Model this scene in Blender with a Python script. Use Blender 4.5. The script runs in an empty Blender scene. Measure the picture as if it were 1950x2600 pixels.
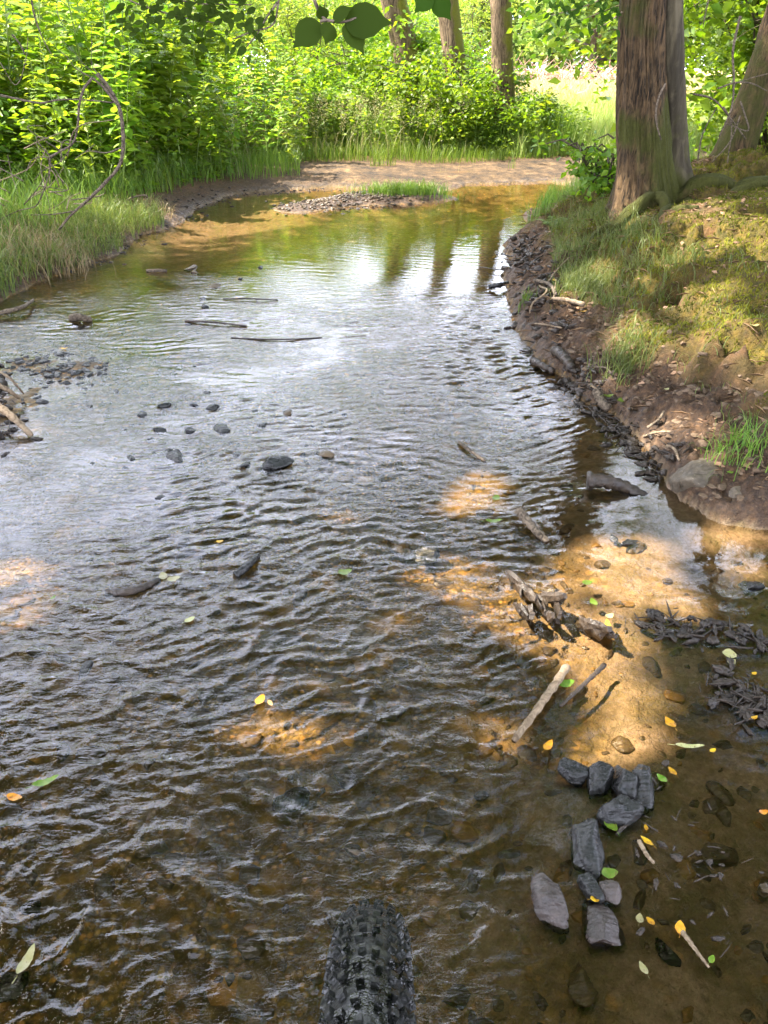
import bpy, bmesh, math, random
import numpy as np
from mathutils import Vector
R = math.radians
C = bpy.context.scene.collection
sc = bpy.context.scene

# ------------------------------------------------------------------ camera, sky, sun, exposure
CAMZ = 1.2; FPX = 1953.0; PITCH = R(30)
cd = bpy.data.cameras.new('camera'); cam = bpy.data.objects.new('camera', cd); C.objects.link(cam)
cam.location = (0, 0, CAMZ); cam.rotation_euler = (R(90) - PITCH, 0, 0)
cd.sensor_fit = 'VERTICAL'; cd.angle = 2*math.atan(1300/FPX)
cd.clip_start = .02; cd.clip_end = 2000
sc.camera = cam
SUN_EL = 52.0; SUN_AZ = math.atan2(.12, -1)          # direction towards the sun, from +X
SV = np.array([math.cos(R(SUN_EL))*math.cos(SUN_AZ), math.cos(R(SUN_EL))*math.sin(SUN_AZ), math.sin(R(SUN_EL))])
w = bpy.data.worlds.new("World"); sc.world = w; w.use_nodes = True
nt = w.node_tree; bg = nt.nodes['Background']
sky = nt.nodes.new('ShaderNodeTexSky'); sky.sky_type = 'NISHITA'; sky.sun_disc = False
sky.sun_elevation = R(SUN_EL); sky.sun_rotation = math.atan2(SV[0], SV[1])
sky.air_density = 1.0; sky.dust_density = 4; sky.ozone_density = 1.0
bg.inputs[1].default_value = .15
def wn(k, **kw):
    o = nt.nodes.new('ShaderNode'+k)
    for a, b in kw.items(): setattr(o, a, b)
    return o
tc = wn('TexCoord'); mp = wn('Mapping'); mp.inputs['Scale'].default_value = (1, 1, 2.2); nt.links.new(tc.outputs['Generated'], mp.inputs[0])
cn = wn('TexNoise'); cn.inputs['Scale'].default_value = 2.3; cn.inputs['Detail'].default_value = 7; cn.inputs['Roughness'].default_value = .55; nt.links.new(mp.outputs[0], cn.inputs['Vector'])
sx = wn('SeparateXYZ'); nt.links.new(tc.outputs['Generated'], sx.inputs[0])
er = wn('ValToRGB'); nt.links.new(sx.outputs[2], er.inputs[0])
er.color_ramp.elements[0].position = .10; er.color_ramp.elements[0].color = (.34, .34, .34, 1); er.color_ramp.elements[1].position = .62; er.color_ramp.elements[1].color = (.0, .0, .0, 1)
_e = er.color_ramp.elements.new(.50); _e.color = (.34, .34, .34, 1); er.color_ramp.elements[2].position = .66
ad = wn('Math', operation='ADD'); nt.links.new(cn.outputs['Fac'], ad.inputs[0]); nt.links.new(er.outputs[0], ad.inputs[1])
cr_ = wn('ValToRGB'); cr_.color_ramp.elements[0].position = .56; cr_.color_ramp.elements[1].position = .74; nt.links.new(ad.outputs[0], cr_.inputs[0])
cm = wn('Mix', data_type='RGBA'); nt.links.new(cr_.outputs[0], cm.inputs[0]); nt.links.new(sky.outputs[0], cm.inputs[6]); cm.inputs[7].default_value = (6.0, 6.3, 7.7, 1)  # bright low clouds added to the sky to whiten its reflection in the water
nt.links.new(cm.outputs[2], bg.inputs[0])
ld = bpy.data.lights.new('sun', 'SUN'); ld.energy = 3.3; ld.angle = R(.45); ld.color = (1, .93, .80)
sun = bpy.data.objects.new('sun', ld); C.objects.link(sun)
sun.rotation_euler = Vector(SV).to_track_quat('Z', 'Y').to_euler()
sc.view_settings.view_transform = 'Standard'; sc.view_settings.look = 'None'
sc.view_settings.gamma = 1; sc.view_settings.exposure = 2.95
sc.render.engine = 'CYCLES'
cy = sc.cycles
cy.use_denoising = True
cy.max_bounces = 8; cy.diffuse_bounces = 3; cy.glossy_bounces = 3; cy.transmission_bounces = 4; cy.transparent_max_bounces = 8
cy.caustics_reflective = False; cy.caustics_refractive = False; cy.sample_clamp_indirect = 6

# ------------------------------------------------------------------ picture point -> place
CP, SP = math.cos(PITCH), math.sin(PITCH)
def ray(u, v):
    a = (u-975)/FPX; b = (1300-v)/FPX
    return a, CP+b*SP, b*CP-SP
def G(u, v, z=0.0):
    dx, dy, dz = ray(u, v); t = (z-CAMZ)/dz
    return np.array([dx*t, dy*t, z])
def Q(u, v, Y):
    dx, dy, dz = ray(u, v); t = Y/dy
    return np.array([dx*t, Y, CAMZ+dz*t])
def depth(p): return p[1]*CP + (CAMZ-p[2])*SP
def pxm(p, n): return n*depth(p)/FPX                 # n photo pixels at point p, in metres

# ------------------------------------------------------------------ noise
def _h(i, j, k, s):
    with np.errstate(over='ignore'):
        n = (i.astype(np.int64)*374761393 + j.astype(np.int64)*668265263 + k.astype(np.int64)*2147483647 + s*1274126177) & 0xffffffff
        n = ((n ^ (n >> 13))*1274126177) & 0xffffffff
        n = ((n ^ (n >> 15))*2246822519) & 0xffffffff
        n = n ^ (n >> 16)
    return (n & 0xffffff)/float(0xffffff)
def vn(x, y, s=0, z=None):
    x = np.asarray(x, float); y = np.asarray(y, float)
    i = np.floor(x); j = np.floor(y); fx = x-i; fy = y-j
    fx = fx*fx*fx*(fx*(fx*6-15)+10); fy = fy*fy*fy*(fy*(fy*6-15)+10)
    def pl(k):
        a = _h(i, j, k, s); b = _h(i+1, j, k, s); c = _h(i, j+1, k, s); d = _h(i+1, j+1, k, s)
        return (a*(1-fx)+b*fx)*(1-fy) + (c*(1-fx)+d*fx)*fy
    if z is None: return pl(np.zeros_like(i))
    z = np.asarray(z, float); k = np.floor(z); fz = z-k; fz = fz*fz*(3-2*fz)
    return pl(k)*(1-fz) + pl(k+1)*fz
def fbm(x, y, s=0, o=4, z=None):
    t = 0; a = 1; n = 0
    for q in range(o):
        f = 2.03**q
        t = t + a*vn(x*f+q*7.3, y*f+q*3.1, s+q*17, None if z is None else z*f); n += a; a *= .5
    return t/n
def ss(a, b, x):
    t = np.clip((np.asarray(x, float)-a)/(b-a), 0, 1); return t*t*(3-2*t)

# ------------------------------------------------------------------ shoreline (photo points laid on the water level)
VS = 1950/1659.
shore_px = [(2010, 1345), (1950, 1330), (1838, 1306), (1740, 1270), (1692, 1212), (1612, 1130), (1520, 1062), (1470, 990), (1400, 930),
            (1352, 884), (1308, 780), (1276, 706), (1292, 624), (1328, 578), (1345, 548), (1405, 538), (1462, 512), (1480, 480),
            (1400, 462), (1290, 466), (1180, 470), (1125, 486), (1058, 482), (1000, 478), (930, 480), (820, 476), (700, 482), (660, 486),
            (575, 497), (520, 520), (455, 560), (360, 596), (290, 648), (160, 700), (60, 745), (0, 768), (-120, 800)]
SH = [tuple(G(u, v)[:2]) for u, v in shore_px]
SH += [(-2.3, 3.6), (-1.9, 3.1), (-1.62, 2.75), (-1.53, 2.45), (-1.6, 2.15), (-1.75, 1.7), (-2.2, 1.0), (-2.6, -1.), (-2.6, -6), (3.4, -6), (3.3, -1), (3.0, .7), (2.3, 1.7)]
SH = np.array(SH)
def sdist(x, y):                                     # signed distance to the waterline, + on land
    x = np.asarray(x, float).ravel(); y = np.asarray(y, float).ravel()
    best = np.full(x.shape, 1e9); ins = np.zeros(x.shape, bool)
    n = len(SH)
    for i in range(n):
        ax, ay = SH[i]; bx, by = SH[(i+1) % n]
        ex, ey = bx-ax, by-ay; L = ex*ex+ey*ey
        t = np.clip(((x-ax)*ex+(y-ay)*ey)/L, 0, 1)
        best = np.minimum(best, (x-ax-t*ex)**2+(y-ay-t*ey)**2)
        c = ((ay > y) != (by > y))
        with np.errstate(divide='ignore', invalid='ignore'):
            xi = (bx-ax)*(y-ay)/(by-ay+1e-12)+ax
        ins ^= c & (x < xi)
    d = np.sqrt(best); return np.where(ins, -d, d)
BAR = [G(760, 530), G(900, 510), G(1030, 498)]       # gravel bar in the far pool
ISL = G(1030, 505)
def fields(x, y):
    sh = np.shape(x); x = np.asarray(x, float).ravel(); y = np.asarray(y, float).ravel()
    wob = (fbm(x*2.2, y*2.2, 3, 3)-.5)*.25 + (fbm(x*9, y*9, 5, 3)-.5)*.07
    sd0 = sdist(x, y); near = np.exp(-np.abs(y)/40)
    sd = sd0 + wob*ss(0, .4, y)*near*1.
    wr = ss(.0, .5, x-.1*y+.15)*ss(8.6, 6.6, y+ .25*np.maximum(x-2, 0))           # the mossy right bank
    wr = np.maximum(wr, ss(2.0, 2.6, x)*ss(8.5, 6.5, y))
    wl = ss(.2, -.6, x)*(1-wr)
    d = np.maximum(sd, 0)
    # land
    n1 = fbm(x*1.3, y*1.3, 11, 4); n2 = fbm(x*4.5, y*4.5, 21, 4); n3 = fbm(x*14, y*14, 31, 3)
    rb = .62*(1-np.exp(-d*.95)) + .05*d
    rb = np.minimum(rb, .92) + (n1-.5)*.10*ss(.1, .6, d)
    t2 = ss(.35, .62, n2); rb = rb + (t2-.5)*.13*ss(.15, .5, d)*ss(4, 2, d)
    ter = rb*9+n1*2; rb = rb + (np.floor(ter)+ss(.35, .65, ter-np.floor(ter))-ter)/9*.28*ss(.3, .7, d)*ss(3.5, 2, d)
    lb = .22*(1-np.exp(-d*1.6)) + .03*d + (n1-.5)*.1*ss(.1, .7, d)
    fb = .10*(1-np.exp(-d*1.1)) + .012*np.minimum(d, 20) + (n1-.5)*.05*ss(.1, .8, d)
    land = rb*wr + lb*wl*ss(12, 7, y) + fb*np.clip(1-wr-wl*ss(12, 7, y), 0, 1)
    edge = ss(0, .05, d)*np.maximum(ss(.75, .2, d), wr*.6*ss(3.4, 2.6, y)*ss(4, 2, d))
    land = land + .014*np.sign(d)*ss(0, .02, d) + (n3-.35)*.085*edge*(.3+.7*wr) + (fbm(x*40, y*40, 41, 2)-.5)*.028*ss(.02, .1, d)*ss(14, 8, y)
    # bed
    dd = np.maximum(-sd, 0)
    bed = -.012 - .055*(1-np.exp(-dd/.35))
    bed = bed*(1-.55*ss(-.05, .35, x-.24*y+.04)*ss(3.0, 2.2, y))                                     # shallow sand by the right
    for (u, v, r, lift) in [(150, 900, .75, .040), (330, 960, .5, .024), (1400, 1530, .2, .012)]:
        p = G(u, v); q = np.exp(-((x-p[0])**2+((y-p[1])*.8)**2)/(r*r)); bed = bed + lift*q
    nb = fbm(x*5, y*5, 51, 4); bed = bed + (nb-.5)*.028 + (fbm(x*22, y*22, 61, 3)-.5)*.012
    bed = np.where(x > 0, np.minimum(bed, -.007-.004*nb), bed)
    bar = np.zeros_like(x)
    for k in range(2):
        a, b = BAR[k], BAR[k+1]; ex, ey = b[0]-a[0], b[1]-a[1]; L = ex*ex+ey*ey
        t = np.clip(((x-a[0])*ex+(y-a[1])*ey)/L, 0, 1)
        bar = np.maximum(bar, np.exp(-(((x-a[0]-t*ex)/.35)**2+((y-a[1]-t*ey)/.42)**2)))
    bed = bed + bar*.10
    ri = np.hypot((x-ISL[0])/.55, (y-ISL[1])/.34); bed = bed + .11*np.exp(-ri**2)
    z = np.where(sd > 0, land, np.minimum(bed, .05))
    z = np.where(np.abs(sd) < .04, z, z)
    # masks
    path = ss(.34, .46, fbm(x*2.3, y*2.3, 95, 3)+.10)*ss(1.35, .7, np.abs(y-(10.15+.3*(fbm(x*1.5, x*0, 8, 2)-.5)+.25*(x-1)*(x > 1)+.05*x)))*ss(-2.2, -.8, x)*(1-wr)
    mudm = np.maximum(ss(.45, .05, d), path)
    mudm = np.where(wr > .5, ss(.55, .18, d+(n2-.5)*.5), mudm)
    mud_extra = wr*ss(2.35, 1.9, y+(n1-.5)*.8)*ss(1.0,.6,d*0+0)           # bare soil low on the near right bank
    mudm = np.maximum(mudm, wr*ss(2.3, 1.7, y+(n1-.5)*2.2-.35*(x-1)))
    moss = wr*(1-mudm)*ss(.30, .5, fbm(x*3, y*3, 71, 4)+.08)
    sand = ss(-.1, .3, x-.24*y+.10+(nb-.5)*.5)*ss(3.3, 2.4, y)
    sand = np.maximum(sand, .8*ss(5.2, 6.2, y)*ss(0, -1.4, x+.4))
    sand = np.maximum(sand, bar*.3)
    wet = ss(.16, .02, d)
    return [q.reshape(sh) for q in (z, mudm, moss, sand, path, wet, sd, wr)]
def H(x, y): return float(fields(np.array([x]), np.array([y]))[0][0])
def T(u, v, lift=0., tmin=.5):                       # where the ray through photo point (u, v) meets the ground
    dx, dy, dz = ray(u, v)
    t = np.linspace(tmin, 16, 700); X, Y, Z = dx*t, dy*t, CAMZ+dz*t
    h = fields(X, Y)[0]; k = np.nonzero(Z <= h)[0]
    k = k[0] if len(k) else -1
    return np.array([X[k], Y[k], h[k]+lift])

# ------------------------------------------------------------------ mesh helpers
class MB:
    def __init__(s): s.v = []; s.f3 = []; s.f4 = []; s.n = 0; s.r = []
    def add(s, V, F, r=None):
        V = np.asarray(V, float).reshape(-1, 3); F = np.asarray(F, np.int64)
        s.v.append(V); (s.f3 if F.shape[1] == 3 else s.f4).append(F+s.n)
        s.r.append(np.full(len(V), .5) if r is None else np.broadcast_to(r, (len(V),)))
        s.n += len(V)
        return s
    def build(s, name, m, parent=None, smooth=True, kind=None, attrs=None):
        V = np.concatenate(s.v) if s.v else np.zeros((0, 3))
        me = bpy.data.meshes.new(name)
        fs = []; lt = []
        if s.f4: a = np.concatenate(s.f4); fs.append(a.ravel()); lt.append(np.full(len(a), 4))
        if s.f3: a = np.concatenate(s.f3); fs.append(a.ravel()); lt.append(np.full(len(a), 3))
        L = np.concatenate(fs); T_ = np.concatenate(lt); st = np.concatenate([[0], np.cumsum(T_)[:-1]])
        me.vertices.add(len(V)); me.vertices.foreach_set('co', V.ravel().astype(np.float32))
        me.loops.add(len(L)); me.loops.foreach_set('vertex_index', L.astype(np.int32))
        me.polygons.add(len(T_)); me.polygons.foreach_set('loop_start', st.astype(np.int32))
        me.update(calc_edges=True)
        me.polygons.foreach_set('use_smooth', np.full(len(T_), smooth, bool))
        at = me.attributes.new('rnd', 'FLOAT', 'POINT'); at.data.foreach_set('value', np.concatenate(s.r).astype(np.float32))
        for k, a in (attrs or {}).items():
            at = me.attributes.new(k, 'FLOAT', 'POINT'); at.data.foreach_set('value', np.asarray(a).ravel().astype(np.float32))
        me.materials.append(m)
        o = bpy.data.objects.new(name, me); C.objects.link(o)
        if parent is not None: o.parent = parent
        if kind: o['kind'] = kind
        return o
def unit(v): v = np.asarray(v, float); return v/(np.linalg.norm(v, axis=-1, keepdims=True)+1e-12)
def tube(mb, P, rad, n=8, r=.5, rough=0., seed=0, cap=True, flat=1.):
    P = np.asarray(P, float); m = len(P); rad = np.broadcast_to(rad, (m,)).astype(float)
    Tn = unit(np.gradient(P, axis=0)); ref = np.array([0, 0, 1.]) if abs(Tn[0][2]) < .8 else np.array([1., 0, 0])
    a = unit(ref-Tn[0]*np.dot(ref, Tn[0])); A = []
    for i in range(m):
        a = unit(a-Tn[i]*np.dot(a, Tn[i])); A.append(a)
    A = np.array(A); B = np.cross(Tn, A)
    th = np.linspace(0, 2*np.pi, n, endpoint=False)
    rr = rad[:, None]*np.ones(n)
    if rough:
        s_ = np.cumsum(np.r_[0, np.linalg.norm(np.diff(P, axis=0), axis=1)])
        rr = rr*(1+rough*(vn(np.cos(th)[None]*1.5+9+0*s_[:, None], np.sin(th)[None]*1.5+5+0*s_[:, None], seed, s_[:, None]*6/max(rad.max()*8, .05))-.5)*2)
    V = P[:, None]+rr[..., None]*(np.cos(th)[None, :, None]*A[:, None]+flat*np.sin(th)[None, :, None]*B[:, None])
    i = np.arange(m-1)[:, None]*n; j = np.arange(n)[None]; k = (j+1) % n
    F = np.stack([i+j, i+k, i+n+k, i+n+j], -1).reshape(-1, 4)
    V = V.reshape(-1, 3)
    mb.add(V, F, r)
    if cap:
        base = mb.n-len(V)
        for ring, c in ((0, P[0]), (m-1, P[-1])):
            idx = np.arange(n)+ring*n
            mb.v.append(c[None]); mb.r.append(np.array([r], float)); ci = mb.n; mb.n += 1
            nx = np.roll(idx, -1)
            f = np.stack([idx+base, nx+base, np.full(n, ci)], -1)
            mb.f3.append(f if ring else f[:, ::-1])
def spline(P, n=16):
    P = np.asarray(P, float); m = len(P); h = np.linalg.norm(np.diff(P, axis=0), axis=1)+1e-9; out = []
    d = np.diff(P, axis=0)/h[:, None]; T_ = np.zeros_like(P); T_[0] = d[0]; T_[-1] = d[-1]
    for i in range(1, m-1): T_[i] = (d[i-1]*h[i]+d[i]*h[i-1])/(h[i-1]+h[i])
    tot = h.sum()
    for i in range(m-1):
        k = max(2, int(round(n*h[i]/tot)))
        for t in np.linspace(0, 1, k, endpoint=False):
            out.append((2*t**3-3*t*t+1)*P[i]+(t**3-2*t*t+t)*h[i]*T_[i]+(3*t*t-2*t**3)*P[i+1]+(t**3-t*t)*h[i]*T_[i+1])
    out.append(P[-1]); return np.array(out)
LEAF4 = (np.array([[0, 0, 0], [.42, .30, .07], [1, 0, -.06], [.42, -.30, .07]]), np.array([[0, 1, 2], [0, 2, 3]]))
LEAF8 = (np.array([[0, 0, 0], [.22, .24, .05], [.55, .27, .05], [1, 0, -.12], [.55, -.27, .05], [.22, -.24, .05], [.25, 0, 0], [.6, 0, -.02]]),
         np.array([[0, 1, 2, 7], [7, 2, 3, 3], [0, 7, 4, 5]]))
def leafset(mb, P, D, N, S, Wd=1., tmpl='4', rng=None, r=None):
    P = np.asarray(P, float); D = unit(D); B = unit(np.cross(N, D)); N = np.cross(D, B); n = len(P)
    S = np.broadcast_to(S, (n,)); Wd = np.broadcast_to(Wd, (n,))
    if tmpl == '4': t, F = LEAF4
    else:
        t = np.array([[0, 0, 0], [.2, .21, .04], [.55, .27, .03], [.82, .15, -.03], [1, 0, -.12], [.82, -.15, -.03], [.55, -.27, .03], [.2, -.21, .04], [.5, 0, -.02]])
        F = np.array([[0, 1, 2, 8], [8, 2, 3, 4], [8, 4, 5, 6], [0, 8, 6, 7]])
    V = P[:, None]+S[:, None, None]*(t[None, :, 0:1]*D[:, None]+t[None, :, 1:2]*Wd[:, None, None]*B[:, None]+t[None, :, 2:3]*N[:, None])
    k = len(t); FF = (np.arange(n)[:, None, None]*k+F[None]).reshape(-1, F.shape[1])
    rr = (rng.random(n) if r is None else np.broadcast_to(r, (n,)))
    mb.add(V.reshape(-1, 3), FF, np.repeat(rr, k))
def blades(mb, P, Hh, Wd, rng, lean=.35, segs=4, bias=(0, 0), droop=.5, rr=None):
    n = len(P); a = rng.random(n)*2*np.pi; L = (rng.random(n)*.8+.3)*lean; Hh = np.broadcast_to(Hh, (n,)); Wd = np.broadcast_to(Wd, (n,))
    dx = np.cos(a)*L+bias[0]; dy = np.sin(a)*L+bias[1]
    f = rng.random(n)*np.pi; wx, wy = np.cos(f), np.sin(f)
    V = []
    for k in range(segs+1):
        t = k/segs
        c = P+np.stack([dx*t*t*Hh, dy*t*t*Hh, Hh*(t-droop*L*t**3)], -1)
        wd = Wd*(1-t**1.6)*.5+.0002
        o = np.stack([wx*wd, wy*wd, 0*wd], -1); V += [c-o, c+o]
    V = np.stack(V, 1); k = 2*(segs+1)
    F = np.array([[2*i, 2*i+1, 2*i+3, 2*i+2] for i in range(segs)])
    mb.add(V.reshape(-1, 3), (np.arange(n)[:, None, None]*k+F[None]).reshape(-1, 4), np.repeat(rng.random(n) if rr is None else rr, k))
def tag(o, label=None, cat=None, group=None, kind=None):
    if label: o['label'] = label
    if cat: o['category'] = cat
    if group: o['group'] = group
    if kind: o['kind'] = kind
    return o
def empty(name, loc=(0, 0, 0), rz=0):
    o = bpy.data.objects.new(name, None); C.objects.link(o); o.location = tuple(float(q) for q in loc); o.rotation_euler = (0, 0, rz); o.empty_display_size = .1
    return o
def copy_tree(o, parent=None):
    c = o.copy(); C.objects.link(c); c.parent = parent
    for ch in list(o.children): copy_tree(ch, c)
    return c

# ------------------------------------------------------------------ materials
class NM:
    def __init__(s, name):
        s.m = bpy.data.materials.new(name); s.m.use_nodes = True; s.t = s.m.node_tree; s.t.nodes.clear()
        s.out = s.n('OutputMaterial')
    def n(s, k, **kw):
        o = s.t.nodes.new('ShaderNode'+k)
        for a, b in kw.items(): setattr(o, a, b)
        return o
    def l(s, a, b): s.t.links.new(a, b)
    def set(s, sock, v):
        if isinstance(v, bpy.types.NodeSocket): s.l(v, sock)
        elif isinstance(v, (tuple, list)) and len(v) == 3 and sock.type == 'RGBA': sock.default_value = (*v, 1)
        else: sock.default_value = v
    def coord(s, scale=(1, 1, 1), kind='Object', rot=(0, 0, 0)):
        tc = s.n('TexCoord'); mp = s.n('Mapping'); mp.inputs['Scale'].default_value = scale; mp.inputs['Rotation'].default_value = rot
        s.l(tc.outputs[kind], mp.inputs[0]); return mp.outputs[0]
    def noise(s, co, sc_=5., det=4, rough=.55, dist=0.):
        o = s.n('TexNoise'); s.l(co, o.inputs['Vector']); o.inputs['Scale'].default_value = sc_; o.inputs['Detail'].default_value = det
        o.inputs['Roughness'].default_value = rough; o.inputs['Distortion'].default_value = dist; return o.outputs['Fac']
    def vor(s, co, sc_=5., feat='F1', rnd=1.):
        o = s.n('TexVoronoi', feature=feat); s.l(co, o.inputs['Vector']); o.inputs['Scale'].default_value = sc_; o.inputs['Randomness'].default_value = rnd; return o
    def ramp(s, f, stops, interp='LINEAR'):
        o = s.n('ValToRGB'); cr = o.color_ramp; cr.interpolation = interp
        while len(cr.elements) < len(stops): cr.elements.new(.5)
        for e, (p, c) in zip(cr.elements, stops): e.position = p; e.color = (*c, 1) if isinstance(c, tuple) else (c, c, c, 1)
        s.l(f, o.inputs[0]); return o.outputs[0]
    def mix(s, f, a, b, mode='MIX'):
        o = s.n('Mix', data_type='RGBA', blend_type=mode); s.set(o.inputs[0], f); s.set(o.inputs[6], a); s.set(o.inputs[7], b); return o.outputs[2]
    def math(s, op, a, b=None, c=None, clamp=False):
        o = s.n('Math', operation=op, use_clamp=clamp); s.set(o.inputs[0], a)
        if b is not None: s.set(o.inputs[1], b)
        if c is not None: s.set(o.inputs[2], c)
        return o.outputs[0]
    def attr(s, name): o = s.n('Attribute', attribute_name=name); return o.outputs['Fac']
    def bump(s, h, st=.5, d=.01, nrm=None):
        o = s.n('Bump'); o.inputs['Strength'].default_value = st; o.inputs['Distance'].default_value = d; s.l(h, o.inputs['Height'])
        if nrm is not None: s.l(nrm, o.inputs['Normal'])
        return o.outputs[0]
    def pbr(s, col, rough=.7, spec=.5, nrm=None, **kw):
        o = s.n('BsdfPrincipled'); s.set(o.inputs['Base Color'], col); s.set(o.inputs['Roughness'], rough); s.set(o.inputs['Specular IOR Level'], spec)
        if nrm is not None: s.l(nrm, o.inputs['Normal'])
        for k, v in kw.items(): s.set(o.inputs[k.replace('_', ' ')], v)
        return o.outputs[0]
    def done(s, sh): s.l(sh, s.out.inputs['Surface']); return s.m

def leaf_mat(name, c0, c1, trans=(1.0, 1.0, .35), tw=.45, rough=.45, spec=.35, hue_rnd=True):
    m = NM(name); r = m.attr('rnd')
    col = m.ramp(r, [(0, c0), (1, c1)])
    co = m.coord(); col = m.mix(m.math('MULTIPLY', m.noise(co, 2.2, 2), .35), col, tuple(.55*q for q in c0))
    oi = m.n('ObjectInfo'); 
    hs = m.n('HueSaturation'); m.set(hs.inputs['Hue'], m.math('MULTIPLY_ADD', oi.outputs['Random'], .03, .485)); m.set(hs.inputs['Value'], m.math('MULTIPLY_ADD', oi.outputs['Random'], .3, .85)); m.l(col, hs.inputs['Color']); col = hs.outputs[0]
    tr = m.n('BsdfTranslucent'); tc = m.mix(1., col, tuple(trans), 'MULTIPLY'); br = m.n('BrightContrast'); m.l(tc, br.inputs[0]); m.l(br.outputs[0], tr.inputs[0])
    g = m.pbr(col, rough, spec)
    mx = m.n('MixShader'); mx.inputs[0].default_value = tw; m.l(g, mx.inputs[1]); m.l(tr.outputs[0], mx.inputs[2])
    return m.done(mx.outputs[0])
M = {}
M['balsam'] = leaf_mat('balsam leaf', (.10, .21, .015), (.30, .42, .05), (1.5, 1.35, .6), .5)
M['shrub'] = leaf_mat('shrub leaf', (.10, .21, .03), (.33, .42, .08), (1.5, 1.45, .6), .5)
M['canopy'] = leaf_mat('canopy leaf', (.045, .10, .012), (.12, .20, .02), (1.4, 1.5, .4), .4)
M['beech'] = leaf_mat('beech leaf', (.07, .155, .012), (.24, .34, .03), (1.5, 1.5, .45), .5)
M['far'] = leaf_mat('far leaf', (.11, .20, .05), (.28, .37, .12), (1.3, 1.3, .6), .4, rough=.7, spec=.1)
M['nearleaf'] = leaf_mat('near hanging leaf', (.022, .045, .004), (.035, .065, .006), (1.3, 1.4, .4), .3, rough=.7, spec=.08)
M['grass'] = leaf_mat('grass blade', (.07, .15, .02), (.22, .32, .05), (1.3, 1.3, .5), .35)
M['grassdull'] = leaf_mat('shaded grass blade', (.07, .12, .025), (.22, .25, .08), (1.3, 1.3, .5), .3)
M['meadow'] = leaf_mat('meadow blade', (.14, .26, .05), (.42, .46, .17), (1.2, 1.2, .6), .3)
M['dry'] = leaf_mat('dry grass', (.24, .18, .08), (.42, .34, .18), (1.1, 1, .8), .2)
M['seed'] = leaf_mat('grass seedhead', (.25, .27, .10), (.46, .44, .22), (1.1, 1, .7), .3)
M['mossf'] = leaf_mat('moss fuzz', (.055, .065, .008), (.20, .18, .02), (1.2, 1.2, .5), .25, rough=.8, spec=.1)
M['litter'] = leaf_mat('leaf litter', (.10, .055, .03), (.38, .23, .13), (1, 1, 1), .08, rough=.7)

def bark(name, c0, c1, moss=0.5, mosscol=(.030, .031, .004), sx=44, sz=6.5, bd=.02):
    m = NM(name); co = m.coord((sx, sx, sz)); n = m.noise(co, 1.0, 6, .62, 1.2)
    col = m.ramp(n, [(.38, c0), (.60, c1)])
    c2 = m.coord((1, 1, 1)); big = m.noise(c2, 3.2, 5, .6)
    col = m.mix(m.ramp(m.noise(c2, 14, 3), [(.55, 0.), (.75, .5)]), col, tuple(min(1, q*1.5) for q in c1))
    if moss:
        mm = m.math('ADD', big, m.math('MULTIPLY', m.attr('mossw'), moss))
        mk = m.ramp(mm, [(.58, 0.), (.72, 1.)])
        mc = m.mix(m.noise(c2, 60, 3), mosscol, tuple(q*2.0 for q in mosscol)); col = m.mix(mk, col, mc)
    b = m.bump(n, .9, bd); b = m.bump(m.noise(c2, 90, 4), .4, .004, b)
    return m.done(m.pbr(col, .85, .25, b))
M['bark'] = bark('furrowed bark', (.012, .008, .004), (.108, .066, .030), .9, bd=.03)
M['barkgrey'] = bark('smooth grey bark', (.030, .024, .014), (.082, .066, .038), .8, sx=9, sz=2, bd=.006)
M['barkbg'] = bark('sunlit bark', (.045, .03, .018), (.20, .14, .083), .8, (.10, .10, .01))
M['barkfar'] = bark('far bark', (.05, .04, .03), (.12, .1, .08), 0)
M['twig'] = bark('twig bark', (.025, .018, .012), (.17, .13, .09), 0, sx=60, sz=60, bd=.003)
M['palewood'] = bark('pale stripped wood', (.11, .075, .045), (.27, .20, .13), 0, sx=50, sz=50, bd=.002)
M['brush'] = bark('dead brush', (.20, .12, .08), (.42, .29, .21), 0, sx=20, sz=20)
def m_stem():
    m = NM('green stem'); co = m.coord(); return m.done(m.pbr(m.mix(m.noise(co, 8, 2), (.10, .19, .03), (.24, .27, .07)), .5, .4))
M['stem'] = m_stem()
def m_rock(name, c0, c1, rough=.3, moss=False):
    m = NM(name); co = m.coord((1, 1, 1)); n = m.noise(co, 24, 6, .65); oi = m.n('ObjectInfo')
    co2 = m.coord((20, 120, 60), rot=(.5, .3, 0)); st = m.noise(co2, 1., 3, .5)
    col = m.ramp(m.math('ADD', m.math('MULTIPLY', n, .7), m.math('MULTIPLY', st, .35)), [(.35, c0), (.72, c1)])
    hs = m.n('HueSaturation'); m.l(col, hs.inputs['Color']); m.set(hs.inputs['Value'], m.math('MULTIPLY_ADD', oi.outputs['Random'], .6, .7)); col = hs.outputs[0]
    col = m.mix(m.ramp(m.noise(co, 120, 2), [(.64, 0.), (.74, .5)]), col, tuple(min(1, q*1.8) for q in c1))
    if moss:
        ge = m.n('NewGeometry'); sp = m.n('SeparateXYZ'); m.l(ge.outputs['Normal'], sp.inputs[0])
        mk = m.ramp(m.math('ADD', sp.outputs[2], m.math('MULTIPLY', m.noise(co, 12, 4), .8)), [(1.0, 0.), (1.3, 1.)])
        col = m.mix(mk, col, m.mix(m.noise(co, 80, 3), (.07, .09, .015), (.2, .2, .04)))
    b = m.bump(m.math('ADD', n, m.math('MULTIPLY', st, .8)), 1., .007)
    return m.done(m.pbr(col, m.ramp(m.noise(co, 40, 3), [(.3, rough*.6), (.7, min(1., rough*1.9))]), .38, b))
M['slate'] = m_rock('wet dark slate', (.006, .006, .006), (.030, .029, .027), .22)
M['slate2'] = m_rock('pinkish slate', (.022, .017, .014), (.085, .066, .057), .3)
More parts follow.
